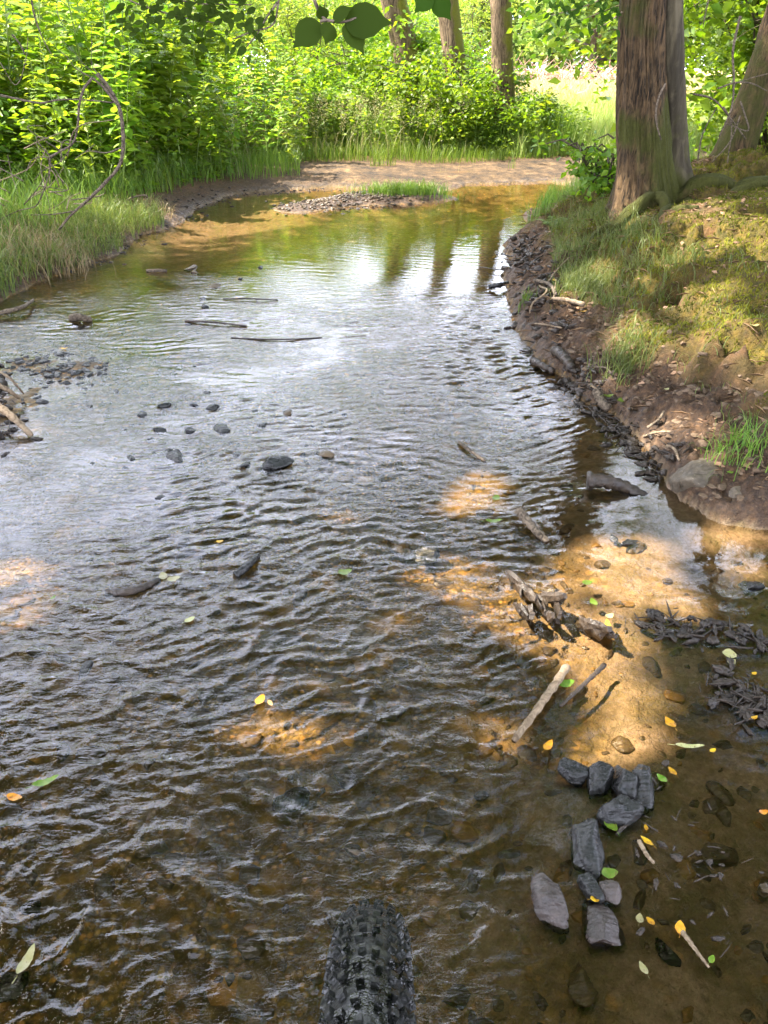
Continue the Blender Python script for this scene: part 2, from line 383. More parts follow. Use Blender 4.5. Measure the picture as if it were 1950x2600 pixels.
M['brownrock'] = m_rock('brown wet stone', (.03, .02, .01), (.12, .08, .04), .3)
M['ochre'] = m_rock('ochre pebble', (.12, .06, .015), (.26, .15, .04), .35)
M['mossrock'] = m_rock('mossy bank stone', (.06, .045, .03), (.19, .15, .10), .6, True)
M['darkwood'] = m_rock('wet rotten wood', (.010, .007, .005), (.06, .042, .028), .35)
def flat_leaf(name, c0, c1):
    m = NM(name); co = m.coord(); oi = m.n('ObjectInfo'); col = m.mix(m.ramp(m.noise(co, 90, 4), [(.35, 0.), (.7, 1.)]), c0, c1)
    col = m.mix(m.ramp(m.noise(co, 150, 3), [(.60, 0.), (.68, .7)]), col, (.12, .06, .02)); hs = m.n('HueSaturation'); m.l(col, hs.inputs['Color']); m.set(hs.inputs['Value'], m.math('MULTIPLY_ADD', oi.outputs['Random'], .6, .85)); m.set(hs.inputs['Hue'], m.math('MULTIPLY_ADD', oi.outputs['Random'], .03, .485)); col = hs.outputs[0]
    g = m.pbr(col, .35, .5); tr = m.n('BsdfTranslucent'); m.l(col, tr.inputs[0]); mx = m.n('MixShader'); mx.inputs[0].default_value = .3; m.l(g, mx.inputs[1]); m.l(tr.outputs[0], mx.inputs[2])
    return m.done(mx.outputs[0])
M['ly'] = flat_leaf('yellow leaf', (.62, .40, .02), (.55, .24, .01))
M['lo'] = flat_leaf('orange leaf', (.75, .30, .02), (.85, .5, .05))
M['lg'] = flat_leaf('green leaf', (.10, .20, .015), (.19, .28, .03))
M['lp'] = flat_leaf('pale leaf', (.34, .33, .12), (.42, .38, .2))
M['lb'] = flat_leaf('brown leaf', (.22, .12, .05), (.36, .22, .10))

def m_ground():
    m = NM('ground'); co = m.coord()
    mud, moss, sand, path, wet, far = [m.attr(k) for k in ('mud', 'moss', 'sand', 'path', 'wet', 'far')]
    # soil under the vegetation
    nA = m.noise(co, 9, 6, .65); nB = m.noise(co, 45, 5, .6); nC = m.noise(co, 2.3, 4)
    base = m.ramp(m.math('ADD', m.math('MULTIPLY', nA, .5), m.math('MULTIPLY', nB, .5)), [(.35, (.045, .032, .018)), (.5, (.13, .085, .05)), (.68, (.26, .17, .11))])
    base = m.mix(m.math('MULTIPLY', m.ramp(m.noise(co, 5, 5), [(.42, 0.), (.62, .8)]), 1.), base, (.085, .085, .02))
    # meadow far off
    mead = m.ramp(m.noise(co, .35, 5, .6), [(.3, (.20, .24, .07)), (.65, (.62, .56, .33))])
    base = m.mix(far, base, mead)
    # mud
    mudc = m.ramp(nB, [(.3, (.028, .019, .014)), (.55, (.085, .058, .042)), (.75, (.19, .135, .10))])
    base = m.mix(mud, base, mudc)
    pathc = m.ramp(m.noise(m.coord((1, 1, 1)), 5, 8, .72), [(.38, (.025, .019, .013)), (.52, (.09, .07, .05)), (.66, (.22, .18, .14))])
    base = m.mix(path, base, pathc)
    # moss
    mc = m.ramp(m.noise(co, 26, 6, .7), [(.3, (.035, .04, .006)), (.5, (.10, .10, .012)), (.7, (.22, .19, .025))])
    base = m.mix(m.math('MULTIPLY', moss, m.ramp(m.noise(co, 7, 5, .65), [(.36, .1), (.5, 1.)])), base, mc)
    # stream bed: pebbles and sand
    v1 = m.vor(co, 34); v2 = m.vor(co, 85); v3 = m.vor(co, 16)
    def peb(v, stops):
        s = m.n('SeparateColor'); m.l(v.outputs['Color'], s.inputs[0])
        c = m.ramp(s.outputs[0], stops, 'LINEAR'); e = m.ramp(v.outputs['Distance'], [(.25, 0.), (.62, .85)])
        return m.mix(e, c, (.022, .016, .006)), s
    st = [(0, (.06, .045, .015)), (.3, (.14, .10, .03)), (.55, (.24, .17, .055)), (.8, (.12, .095, .045)), (.93, (.38, .21, .05)), (1, (.42, .32, .18))]
    p1, s1 = peb(v1, st); p2, s2 = peb(v2, st); p3, s3 = peb(v3, [(0, (.06, .05, .02)), (.5, (.16, .12, .05)), (1, (.26, .16, .05))])
    pe = m.mix(m.ramp(nA, [(.45, 0.), (.55, 1.)]), p1, p2)
    pe = m.mix(m.ramp(s3.outputs[1], [(.70, 0.), (.72, 1.)], 'CONSTANT'), pe, p3)
    pe = m.mix(m.ramp(nC, [(.38, .0), (.62, .65)]), pe, (.105, .078, .028))
    pe = m.mix(1., pe, (1.75, 1.42, .74), 'MULTIPLY')
    sc1 = m.ramp(m.noise(co, 60, 5, .7), [(.3, (.19, .125, .072)), (.55, (.31, .215, .135)), (.75, (.42, .31, .215))])
    sc1 = m.mix(m.ramp(m.noise(co, 6, 5, .7), [(.44, 0.), (.6, .85)]), sc1, (.14, .105, .045))
    pe = m.mix(m.math('MULTIPLY', sand, m.ramp(nA, [(.35, .55), (.55, 1.)])), pe, sc1)
    under = m.attr('under')
    base = m.mix(1., base, (.80, .60, .35), 'MULTIPLY')
    base = m.mix(under, base, pe)
    hb = m.math('ADD', m.math('MULTIPLY', m.math('SUBTRACT', 1., v1.outputs['Distance']), .5), m.math('MULTIPLY', m.noise(co, 110, 4, .7), .7))
    b = m.bump(hb, 1., .016); b = m.bump(m.noise(co, 22, 5, .7), .6, .03, b)
    wetr = m.math('MULTIPLY', m.math('MULTIPLY', wet, mud), m.ramp(m.noise(co, 30, 3), [(.4, .35), (.6, 1.)]))
    ro = m.math('MULTIPLY_ADD', wetr, -.42, .92)
    return m.done(m.pbr(base, ro, .45, b))
M['ground'] = m_ground()
def m_water():
    m = NM('stream water'); co = m.coord((.62, 1.7, 1))
    h = m.math('ADD', m.noise(co, 34, 3, .55, .9), m.math('MULTIPLY', m.noise(co, 120, 2, .5), .35))
    calm = m.attr('calm'); rough_ = m.ramp(m.noise(m.coord((1, 1, 1)), 2.2, 3, .6), [(.38, .25), (.6, 1.)])
    h = m.math('MULTIPLY', h, rough_)
    bp = m.n('Bump'); m.l(h, bp.inputs['Height']); bp.inputs['Distance'].default_value = .006; m.l(m.math('MULTIPLY_ADD', calm, -.56, .62), bp.inputs['Strength'])
    fr = m.n('Fresnel'); fr.inputs[0].default_value = 1.42; m.l(bp.outputs[0], fr.inputs[1])
    gl = m.n('BsdfGlossy'); gl.inputs[0].default_value = (1, 1, 1, 1); gl.inputs['Roughness'].default_value = .015; m.l(bp.outputs[0], gl.inputs['Normal'])
    tr = m.n('BsdfTransparent'); tr.inputs[0].default_value = (.97, .895, .77, 1)
    mx = m.n('MixShader'); m.l(fr.outputs[0], mx.inputs[0]); m.l(tr.outputs[0], mx.inputs[1]); m.l(gl.outputs[0], mx.inputs[2])
    return m.done(mx.outputs[0])
M['water'] = m_water()
def m_rubber():
    m = NM('wet rubber'); co = m.coord(); n = m.noise(co, 55, 4, .6)
    col = m.ramp(m.noise(co, 28, 4, .6), [(.35, (.0015, .0015, .001)), (.6, (.006, .007, .004)), (.75, (.03, .032, .012))])
    return m.done(m.pbr(col, m.ramp(n, [(.42, .05), (.54, .5)]), .5, m.bump(n, 1., .006), Coat_Weight=.0, Coat_Roughness=.05))
M['rubber'] = m_rubber()
def m_plain(name, col, rough, metal=0.):
    m = NM(name); co = m.coord(); n = m.noise(co, 40, 3)
    return m.done(m.pbr(m.mix(n, col, tuple(q*.7 for q in col)), rough, .5, m.bump(n, .1, .001), Metallic=metal))
M['metal'] = m_plain('brushed metal', (.5, .5, .5), .3, 1.); M['paint'] = m_plain('black paint', (.03, .03, .032), .35)

# ------------------------------------------------------------------ ground sheet
def grid_rows(spec):
    y = [spec[0]]
    while y[-1] < spec[1]: y.append(y[-1]+spec[2](y[-1]))
    return np.array(y)
def sheet(ys, W, nu, pw):
    u = np.linspace(-1, 1, nu); X = (u+pw*u**5)[None, :]*W(ys)[:, None]; Y = np.repeat(ys[:, None], nu, 1)
    i = np.arange(len(ys)-1)[:, None]*nu; j = np.arange(nu-1)[None]
    F = np.stack([i+j, i+j+1, i+nu+j+1, i+nu+j], -1).reshape(-1, 4)
    return X, Y, F
ys = grid_rows((-7, 450, lambda y: .25 if y < .1 else (.012 if y < 2 else (.006*y if y < 14 else .035*y))))
X, Y, F = sheet(ys, lambda y: 2.0+.72*np.maximum(y, 0)+.0*y, 520, .9)
z, mudm, moss, sand, path, wet, sd, wr = fields(X, Y)
mb = MB(); mb.add(np.stack([X, Y, z], -1), F)
far = ss(13.5, 17, Y)
ground = mb.build('ground', M['ground'], kind='structure', attrs=dict(mud=mudm, moss=moss, sand=sand, path=path, wet=wet, under=ss(.012, -.004, z)*(sd < .1), far=far))

# ------------------------------------------------------------------ water
def wave(x, y):
    f = .0
    wx = x+(fbm(x*3, y*3, 101, 2)-.5)*.12; wy = y+(fbm(x*2.4+4, y*2.4, 103, 3)-.5)*.22
    calm = np.maximum(ss(3.7, 5.6, y+x*.25), ss(-.02, .22, x-.24*y+.04+(fbm(x*4, y*4, 90, 2)-.5)*.3)*ss(3.2, 2.4, y))
    rs = np.random.RandomState(5)
    for k in range(16):                                                    # fine cross-stream ripples
        lam = .034+.042*rs.rand(); an = (rs.rand()-.5)*1.1; ph = rs.rand()*6.28
        c, s_ = math.cos(an), math.sin(an); kk = 2*np.pi/lam
        A = .15*lam/6.28*(.2+1.5*vn(x*1.7+k*3, y*1.7, 200+k)**2)*(1-.5*ss(1.9, 2.6, y)*ss(.5, -.2, x-.05*y))*.9*(1-.76*ss(2.5, 1.4, y))
        arg = kk*(c*wy+s_*wx)+ph
        f = f+A*(np.sin(arg)+.3*np.sin(2*arg+1))*ss(.2, 1.2, y*.9+.2)
    fg = ss(3.0, 1.7, y)                                                   # the livelier run in the foreground
    def ridge(a, b, sx, sy, s_, rot):
        cr, sr = math.cos(rot), math.sin(rot); p = (a*cr+b*sr)*sx; q = (-a*sr+b*cr)*sy
        return 1/(1+((fbm(p, q, s_, 2)-.5)/.035)**2)
    r1 = ridge(wx, wy, 6.5, 15, 301, .25); r2 = ridge(wx, wy, 11, 21, 302, -.35); r3 = ridge(wx, wy, 20, 32, 303, .6)
    f = f+fg*(.0050*r1+.0038*r2+.0024*r3)
    f = f+.0012*np.sin(2*np.pi/.21*(wy+.35*wx))*ss(5.5, 3.5, y)
    big = fbm(x*1.6, y*1.1, 150, 3); quiet = ss(.60, .40, big)*ss(1.2, 2.0, y)
    p_ = G(230, 1230); glare = np.exp(-(((x-p_[0])/.55)**2+((y-p_[1])/.75)**2)*1.0)
    f = f*(1-.55*quiet)*(1-.80*glare)
    f = f*(1-.90*calm)
    for (u, v, R_) in [(380, 1120, .5), (700, 1185, .35), (925, 2290, .10)]:                       # arcs running off stones and the tyre
        q = G(u, v); rr_ = np.hypot(x-q[0], (y-q[1])*1.2); f = f+.0011*np.sin(2*np.pi*rr_/.045)*np.exp(-(rr_/R_)**2*2)*(y < q[1]+.12)
    f = f+calm*.00012*np.sin(2*np.pi/.09*(wy*.9+.3*wx))*2
    return f, calm
ysw = grid_rows((-5, 11.6, lambda y: .08 if y < .35 else (.0065 if y < 2.3 else .0028*y)))
Xw, Yw, Fw = sheet(ysw, lambda y: 1.75+.62*np.maximum(y, 0), 620, .35)
zw, calm = wave(Xw, Yw)
zg, *_ , sdw, _wr = fields(Xw, Yw)
keep = (zg < .05) & (sdw < .35)
kf = keep.ravel()[Fw].any(1)
zw = zw*ss(-.002, -.03, zg)*1.0
mb = MB(); mb.add(np.stack([Xw, Yw, zw], -1), Fw[kf])
mb.build('stream_water', M['water'], kind='structure', attrs=dict(calm=calm))
# drop unused vertices
wm = bpy.data.objects['stream_water'].data
bm = bmesh.new(); bm.from_mesh(wm); bmesh.ops.delete(bm, geom=[v for v in bm.verts if not v.link_faces], context='VERTS'); bm.to_mesh(wm); bm.free()

# ------------------------------------------------------------------ trees
SUNHOLES = [  # (u, v, half-width px, half-height px) photo points of the sunlit patches on the stream and bank
    (1190, 1455, 110, 45), (1600, 1430, 170, 30), (1560, 1510, 150, 36), (1750, 1500, 60, 25), (1470, 1640, 170, 45), (1590, 1740, 95, 40), (1640, 1800, 60, 22), (1660, 1850, 90, 20),
    (770, 1805, 40, 20), (700, 2130, 55, 16), (1230, 1240, 70, 30), (1380, 1850, 40, 25), (1700, 1940, 35, 45), (1840, 1530, 60, 22),
    (1700, 1085, 80, 22), (1830, 1120, 60, 35), (1900, 960, 60, 50), (1840, 560, 80, 45), (1600, 545, 35, 20), (1720, 740, 60, 30), (1880, 820, 50, 45), (1560, 960, 60, 18),
    (1930, 1460, 30, 12), (40, 1435, 50, 20), (120, 1512, 45, 10), (1560, 2020, 25, 20), (1420, 860, 30, 20), (1480, 770, 30, 40),
    (1500, 1390, 60, 20), (1310, 1545, 50, 26), (1900, 1380, 40, 15), (1750, 640, 90, 45), (1640, 850, 80, 30), (1800, 730, 70, 35), (1890, 620, 60, 45), (1760, 900, 50, 20), (1560, 700, 30, 40)]
HO = []
for (u, v, a, b) in SUNHOLES:
    p = T(u, v) if v < 1300 and u > 1350 else G(u, v, -.03)
    q = G(u, v+b, p[2]); q0 = G(u, v-b, p[2]); HO.append((p[0], p[1], p[2], max(pxm(p, a), .035)+.035, max(abs(q[1]-q0[1])/2, .045)+.03))
def shade_keep(P):
    k = np.ones(len(P), bool)
    if not len(P): return k
    t = P[:, 2]/SV[2]; g0 = P[:, 0]-SV[0]*t; g1 = P[:, 1]-SV[1]*t
    wx = (fbm(g0*9, g1*9, 77, 2)-.5)*.24; spot = vn(g0*12, g1*20, 66) > .77
    for (x, y, z_, a, b) in HO:
        gx = g0+SV[0]*z_/SV[2]; gy = g1+SV[1]*z_/SV[2]
        k &= (((gx-x+wx)/a)**2+((gy-y+wx*.6)/b)**2 > 1) | (spot & (a < 1))
    return k
def tree_parts(rng, height, r0, crown_base, crown_r, nlimb=12, nsub=5, nleaf=26, leaf=.1, spread=.5, lean=(0, 0), topk=.9, flat=.75, keep=None, world=(0, 0, 0), tmpl='4', zsq=.6, clump=1.):
    """-> (trunk path, trunk radii, limb MB, crown MB) in the tree's own space"""
    t = np.linspace(0, 1, 16)
    wob = np.cumsum(rng.normal(0, .012*height/16*2, (16, 2)), 0)
    P = np.stack([lean[0]*t**1.1*height+wob[:, 0], lean[1]*t**1.1*height+wob[:, 1], t*height*topk], -1)
    Rr = r0*(1-.8*t)**.9+.012
    limbs = MB(); crown = MB(); LP = []
    for i in range(nlimb):
        f = crown_base/(height*topk)+(1-crown_base/(height*topk))*((i+.3)/nlimb)**.9*.97
        k = f*15; b = P[int(k)]*(1-k % 1)+P[min(15, int(k)+1)]*(k % 1)
        az = i*2.4+rng.normal(0, .4); g = (f-crown_base/(height*topk))/(1-crown_base/(height*topk))
        L = crown_r*(.55+.45*math.sin(math.pi*(.15+.8*g)))*(.8+.35*rng.random()) * (1-.45*g)
        up = .25+.9*g+rng.normal(0, .12)
        d = np.array([math.cos(az), math.sin(az), up]); d /= np.linalg.norm(d)
        tt = np.linspace(0, 1, 7)[:, None]
        bend = rng.normal(0, .12, 3)
        path = b+d*L*tt+bend*L*tt**2*.8+np.array([0, 0, -.12*L])*tt**2
        if keep is not None:                                  # let each limb find the side where it leaves the light gaps open
            best = None
            for q in range(14):
                a_ = az+(q+1)//2*.16*(-1)**q; d_ = np.array([math.cos(a_), math.sin(a_), up]); d_ /= np.linalg.norm(d_)
                c_ = b+d_*L*tt+bend*L*tt**2*.8+np.array([0, 0, -.12*L])*tt**2
                fine = np.concatenate([c_[k_]+(c_[k_+1]-c_[k_])*np.linspace(0, 1, 5)[:, None] for k_ in range(6)])
                bad = (~keep(fine+np.array(world))).sum()
                if best is None or bad < best[0]: best = (bad, c_, d_)
            path, d = best[1], best[2]
        tube(limbs, path, np.linspace(Rr[int(k)]*.45+.01, .008, 7), 6)
        for j in range(nsub):
            s = .3+.7*(j+rng.random())/nsub; q = s*6; bb = path[int(min(q, 5))]*(1-q % 1)+path[min(6, int(q)+1)]*(q % 1)
            dd = unit(d*.7+rng.normal(0, .75, 3)*np.array([1, 1, .5])); l2 = L*(.22+.3*rng.random())
            t2 = np.linspace(0, 1, 5)[:, None]; p2 = bb+dd*l2*t2+np.array([0, 0, -.18*l2])*t2**2
            if keep is None or keep(p2+np.array(world)).all(): tube(limbs, p2, np.linspace(.018, .004, 5), 4, cap=False)
            nc = max(1, int(round(3*clump)))
            for q3 in range(nc):
                c = p2[0]*(1-(q3+1)/nc)+p2[-1]*((q3+1)/nc)
                n = int(nleaf*(.5+rng.random()))
                LP.append(c+rng.normal(0, 1, (n, 3))*spread*np.array([1, 1, zsq])*(.6+.5*rng.random()))
    LP = np.concatenate(LP)
    LP = LP[LP[:, 2] > crown_base*.72]
    if keep is not None: LP = LP[keep(LP+np.array(world))]
    n = len(LP); a = rng.random(n)*6.283
    D = np.stack([np.cos(a), np.sin(a), rng.normal(-.25, .35, n)], -1); N = np.stack([rng.normal(0, .5, n), rng.normal(0, .5, n), np.ones(n)*flat], -1)
    S_ = leaf*(.6+.8*rng.random(n))
    if keep is not None: k_ = keep(LP+unit(D)*S_[:, None]*.9+np.array(world)) & keep(LP+unit(D)*S_[:, None]*.45+np.array(world)); LP, D, N, S_ = LP[k_], D[k_], N[k_], S_[k_]
    leafset(crown, LP, D, N, S_, 1., tmpl, rng)
    return P, Rr, limbs, crown
def trunk_mb(P, Rr, n=14, flare=1., rough=.14, seed=0):
    P2 = spline(P, 64); R2 = np.interp(np.linspace(0, 1, len(P2)), np.linspace(0, 1, len(Rr)), Rr)
    s = np.linalg.norm(P2-P2[0], axis=1); R2 = R2*(1+.75*flare*np.exp(-s/(R2[0]*2.2)))
    m_ = MB(); tube(m_, P2, R2, n, rough=rough, seed=seed); return m_
def mossw(mb_, f):
    V = np.concatenate(mb_.v); return f(V)

# --- main tree on the right bank: two stems from one mossy foot
rng = np.random.default_rng(7)
mt = tag(empty('bank_tree', (0, 0, 0)), 'big rough-barked tree with two stems and a mossy foot on the right bank', 'tree')
fz = .26
A = Q(1634, 560, 5.2); AX = A[0]
pth = [(Q(1640, 600, 5.15)), Q(1636, 480, 5.2), Q(1632, 340, 5.25), Q(1628, 200, 5.3), Q(1628, 80, 5.3), Q(1634, 0, 5.3)]
top = pth[-1]; pth += [top+np.array([.05, .1, 1.4]), top+np.array([.0, .25, 3.2]), top+np.array([.2, .4, 5.2]), top+np.array([.15, .5, 7.5])]
P2 = spline(pth, 90)
zz = P2[:, 2]
R2 = np.interp(zz, [0.1, .3, .55, .95, 1.6, 3, 5, 9], [.33, .285, .235, .195, .17, .16, .12, .03])
def main_trunk(mb_, P2, R2, n, seed, lobes, amp, off=0.):
    th = np.linspace(0, 2*np.pi, n, endpoint=False)
    zr = P2[:, 2][:, None]
    k = np.exp(-np.maximum(zr-.25, 0)/.28)
    lob = amp*k*np.maximum(np.cos(lobes*th[None]+off+zr*.8), -.2)*(1+.5*np.cos(th[None]*2+1))
    n1 = fbm(np.cos(th)[None]*2.2+20+0*zr, np.sin(th)[None]*2.2+20+0*zr, seed, 3, zr*3)-.5
    n2 = fbm(np.cos(th)[None]*9+40+0*zr, np.sin(th)[None]*9+20+0*zr, seed+5, 2, zr*3.5)-.5
    n3 = np.abs(fbm(np.cos(th)[None]*7+9+0*zr, np.sin(th)[None]*7+30+0*zr, seed+9, 2, zr*2.2)-.5)*2
    rr = R2[:, None]*(1+lob+.22*n1+.06*n2-.10*(1-np.minimum(n3*4, 1)))
    V = P2[:, None]+rr[..., None]*np.stack([np.cos(th), np.sin(th), 0*th], -1)[None]
    m = len(P2); i = np.arange(m-1)[:, None]*n; j = np.arange(n)[None]; kk = (j+1) % n
    mb_.add(V.reshape(-1, 3), np.stack([i+j, i+kk, i+n+kk, i+n+j], -1).reshape(-1, 4))
P2f = spline(pth, 200); R2f = np.interp(P2f[:, 2], [0.1, .3, .45, .62, .95, 1.6, 3, 5, 9], [.36, .27, .205, .172, .148, .130, .125, .10, .03])
t1 = MB(); main_trunk(t1, P2f, R2f, 150, 400, 5, .34, .6)
mw = mossw(t1, lambda V: ss(1.5, .45, V[:, 2])*(.16+.45*ss(AX-.10, AX+.10, V[:, 0]))-.03)
t1.build('trunk', M['bark'], mt, attrs=dict(mossw=mw))
pth2 = [Q(1700, 640, 5.3), Q(1716, 480, 5.35), Q(1714, 400, 5.35), Q(1712, 300, 5.33), Q(1708, 150, 5.3), Q(1704, 0, 5.3)]
tp2 = pth2[-1]; pth2 += [tp2+np.array([.1, 0, 1.2]), tp2+np.array([.45, .1, 3]), tp2+np.array([.9, -.1, 5.5])]
P3 = spline(pth2, 140); R3 = np.interp(P3[:, 2], [.1, .35, .5, .7, 1.2, 2, 5, 7], [.26, .19, .12, .085, .068, .062, .045, .02])
t2 = MB(); main_trunk(t2, P3, R3, 48, 430, 4, .25, 2.)
t2.build('trunk', M['barkgrey'], mt, attrs=dict(mossw=mossw(t2, lambda V: ss(AX+.36, AX+.47, V[:, 0])*.22+ss(.8, .4, V[:, 2])*.4)))
for k_, (az, L_) in enumerate([(-2.3, .5), (-1.5, .62), (-.75, .75), (-.1, .6), (.6, .6), (-1.95, .45)]):
    c0_ = np.array([AX+.05, 5.2]); rr_ = np.linspace(.10, .10+L_, 9); aa = az+.25*np.sin(rr_*7+k_)
    px_ = c0_[0]+rr_*np.cos(aa); py_ = c0_[1]+rr_*np.sin(aa); hz_ = fields(px_, py_)[0]
    rad_ = np.linspace(.07, .012, 9); pz_ = hz_+rad_*.15+np.linspace(.13, 0, 9)**1.4
    mr = MB(); tube(mr, spline(np.stack([px_, py_, pz_], -1), 30), np.interp(np.linspace(0, 1, 31), np.linspace(0, 1, 9), rad_)[:len(spline(np.stack([px_, py_, pz_], -1), 30))], 14, rough=.55, seed=k_)
    mr.build('root', M['bark'], mt, attrs=dict(mossw=mossw(mr, lambda V: .3+0*V[:, 0])))
# moss cushion between the stems
_P, _R, limbs, crown = tree_parts(rng, 12.5, .16, 5.2, 5.6, 30, 8, 60, .13, .46, (-.12, -.05), keep=shade_keep, world=(AX, 5.3, 0))
for V in limbs.v: V += np.array([AX, 5.3, 0])
for V in crown.v: V += np.array([AX, 5.3, 0])
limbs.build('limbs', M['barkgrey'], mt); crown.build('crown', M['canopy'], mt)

# --- leaning tree further right
lt = tag(empty('leaning_tree'), 'dark mossy tree leaning to the right behind the bank top', 'tree')
pl = [Q(1835, 440, 6.5), Q(1862, 380, 6.5), Q(1900, 285, 6.5), Q(1935, 200, 6.5), Q(1960, 120, 6.5), Q(1990, 20, 6.5)]
e = pl[-1]; pl += [e+np.array([.35, .1, .9]), e+np.array([.8, .3, 2.4]), e+np.array([1.4, .4, 4.4])]
Pl = spline(pl, 100); Rl = np.interp(Pl[:, 2], [.3, .6, .9, 1.4, 3, 6], [.22, .15, .125, .115, .09, .03])
mbl = MB(); tube(mbl, Pl, Rl, 30, rough=.16, seed=9)
mbl.build('trunk', M['bark'], lt, attrs=dict(mossw=mossw(mbl, lambda V: .02+.25*ss(1.2, .4, V[:, 2]))))
_P, _R, limbs, crown = tree_parts(rng, 8.5, .1, 4.2, 3., 12, 5, 24, .10, .4, keep=shade_keep, world=(e[0]+.6, 6.7, 0))
for q in (limbs, crown):
    for V in q.v: V += np.array([e[0]+.6, 6.7, 0])
limbs.build('limbs', M['bark'], lt); crown.build('crown', M['canopy'], lt)

# --- three trees behind the path
def bg_tree(label, base_uv, top_uv, Y_, rad, hgt, cb, cr, seed, nl):
    rng = np.random.default_rng(seed); b = Q(*base_uv, Y_); t_ = Q(*top_uv, Y_)
    d = (t_-b)/(t_[2]-b[2]); z0 = H(b[0], Y_)
    p0 = b+d*(z0-.1-b[2]); loc = p0
    o = tag(empty('path_tree', loc), label, 'tree', 'trees standing behind the muddy path')
    P, Rr, limbs, crown = tree_parts(rng, hgt, rad, cb, cr, nl, 5, 24, .12, .45, (d[0]*.9, d[1]))
    k = np.linspace(0, 1, 16)
    low = P[:, 2] < 3.; P[:, 0] = np.where(low, d[0]*P[:, 2], P[:, 0]-P[np.nonzero(~low)[0][0], 0]+d[0]*P[np.nonzero(~low)[0][0], 2])
    tm = trunk_mb(P, np.maximum(Rr, .02), 30, .5, .12, seed)
    tm.build('trunk', M['barkbg'], o, attrs=dict(mossw=mossw(tm, lambda V: .30*ss(-.05, .12, V[:, 0]-d[0]*V[:, 2])*ss(4, 1.2, V[:, 2])-.05)))
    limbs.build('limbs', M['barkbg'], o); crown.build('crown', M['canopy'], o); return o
bg_tree('thick reddish-barked tree leaning left behind the tall plants', (1045, 190), (998, 0), 13.5, .20, 12, 4.8, 2.6, 21, 11)
bg_tree('middle tree behind the path with yellow moss on its foot', (1158, 215), (1141, 50), 13.2, .17, 11, 4.8, 2.3, 22, 9)
bg_tree('straight tree behind the path, nearest to the meadow opening', (1277, 260), (1270, 0), 12.6, .155, 11.5, 4.6, 2.3, 23, 10)

# --- unseen trees around the camera, several added only to shade or block sky reflections
HO.append((-3.4, 9.2, .9, 2.4, 2.6)); HO.append((0, 12.6, .1, 3.2, 1.6))
for i, (x, y, hh, cr, sd_) in enumerate([(-8.8, 1.2, 11, 4.2, 31), (-7.2, 4.2, 10, 3.7, 32), (-5.2, -1.6, 10.5, 3.8, 33), (-11.2, 5.6, 13, 3.8, 34), (-4.9, 1.6, 9.8, 3.2, 35), (-6.2, 6.2, 10, 4.2, 36), (-4.4, 4.3, 10, 4.4, 43), (5.2, 1.2, 10, 3.8, 37), (4.2, -2.6, 10, 3.8, 38), (.4, -4.6, 11, 4.2, 39), (8.2, 3.9, 10, 3.6, 40), (4.9, 4.7, 11, 4.4, 44), (5.9, 9.7, 10, 4.3, 45), (-3.3, -6.5, 11, 4.2, 41), (3.2, -7.5, 12, 4.4, 42)]):
    rng = np.random.default_rng(sd_); zb = H(x, y)
    if x > -6: x_ = x
    o = tag(empty('overhanging_tree', (x, y, zb-.05)), ['broad tree left of the stream whose crown shades the near water', 'tree left of the stream nearest the dead arched branch', 'tree behind the viewer on the left shore', 'tallest tree well back from the left shore', 'small tree closest to the left waterline', 'unseen tree added left of the view to shade the big bank tree', 'unseen tree added on the left to shade the middle of the stream', 'tree on the right bank closest beside the viewer', 'tree to the right behind the viewer', 'tree straddling the stream side directly behind the viewer', 'tree further back on the right bank beyond the view', 'unseen tree added level with the big bank tree to darken the water reflections', 'unseen tree added on the right to block the sky reflection', 'tree far behind the viewer on the left', 'tree far behind the viewer on the right'][i], 'tree', 'trees shading the stream')
    P, Rr, limbs, crown = tree_parts(rng, hh+(1.2 if y > 2.5 else 0), .2, 6.4 if (y > 2.5 and x < 0) else 5.0, cr, 20, 7, 34, .13, .42, (0, 0), keep=shade_keep, world=(x, y, zb), zsq=.8)
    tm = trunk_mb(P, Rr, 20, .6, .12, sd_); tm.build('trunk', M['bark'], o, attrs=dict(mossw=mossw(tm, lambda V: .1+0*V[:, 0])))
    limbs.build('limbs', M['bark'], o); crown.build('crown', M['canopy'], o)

# --- tree line beyond the meadow
protos = []
for k in range(3):
    rng = np.random.default_rng(50+k)
    o = empty('meadow_tree'); P, Rr, limbs, crown = tree_parts(rng, 11+k, .22, 1.2, 4.6+.4*k, 26, 7, 26, .42, .8, zsq=.8, flat=.5)
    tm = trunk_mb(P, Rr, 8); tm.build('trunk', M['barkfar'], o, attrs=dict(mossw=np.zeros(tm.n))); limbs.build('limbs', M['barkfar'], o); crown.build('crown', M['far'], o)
    protos.append(o)
used = set(); rr = random.Random(3)
spots = [(-46+i*7.6+rr.uniform(-1.5, 1.5), 74+rr.uniform(-5, 9)) for i in range(17)]+[(14, 60), (19.5, 62), (24, 58)]+[(-30+i*6.5+rr.uniform(-1.5, 1.5), 88+rr.uniform(-4, 6)) for i in range(12)]+[(-16, 44), (-10, 47)]
for i, (x, y) in enumerate(spots):
    k = i % 3; src = protos[k]
    if k in used: o = copy_tree(src)
    else: o = src; used.add(k)
    o.location = (x, y, H(x, y)-.1); o.rotation_euler.z = rr.uniform(0, 6.28); s = rr.uniform(.8, 1.15); o.scale = (s, s, s)
    tag(o, 'pale sunlit tree in the far row beyond the meadow', 'tree', 'trees beyond the meadow')

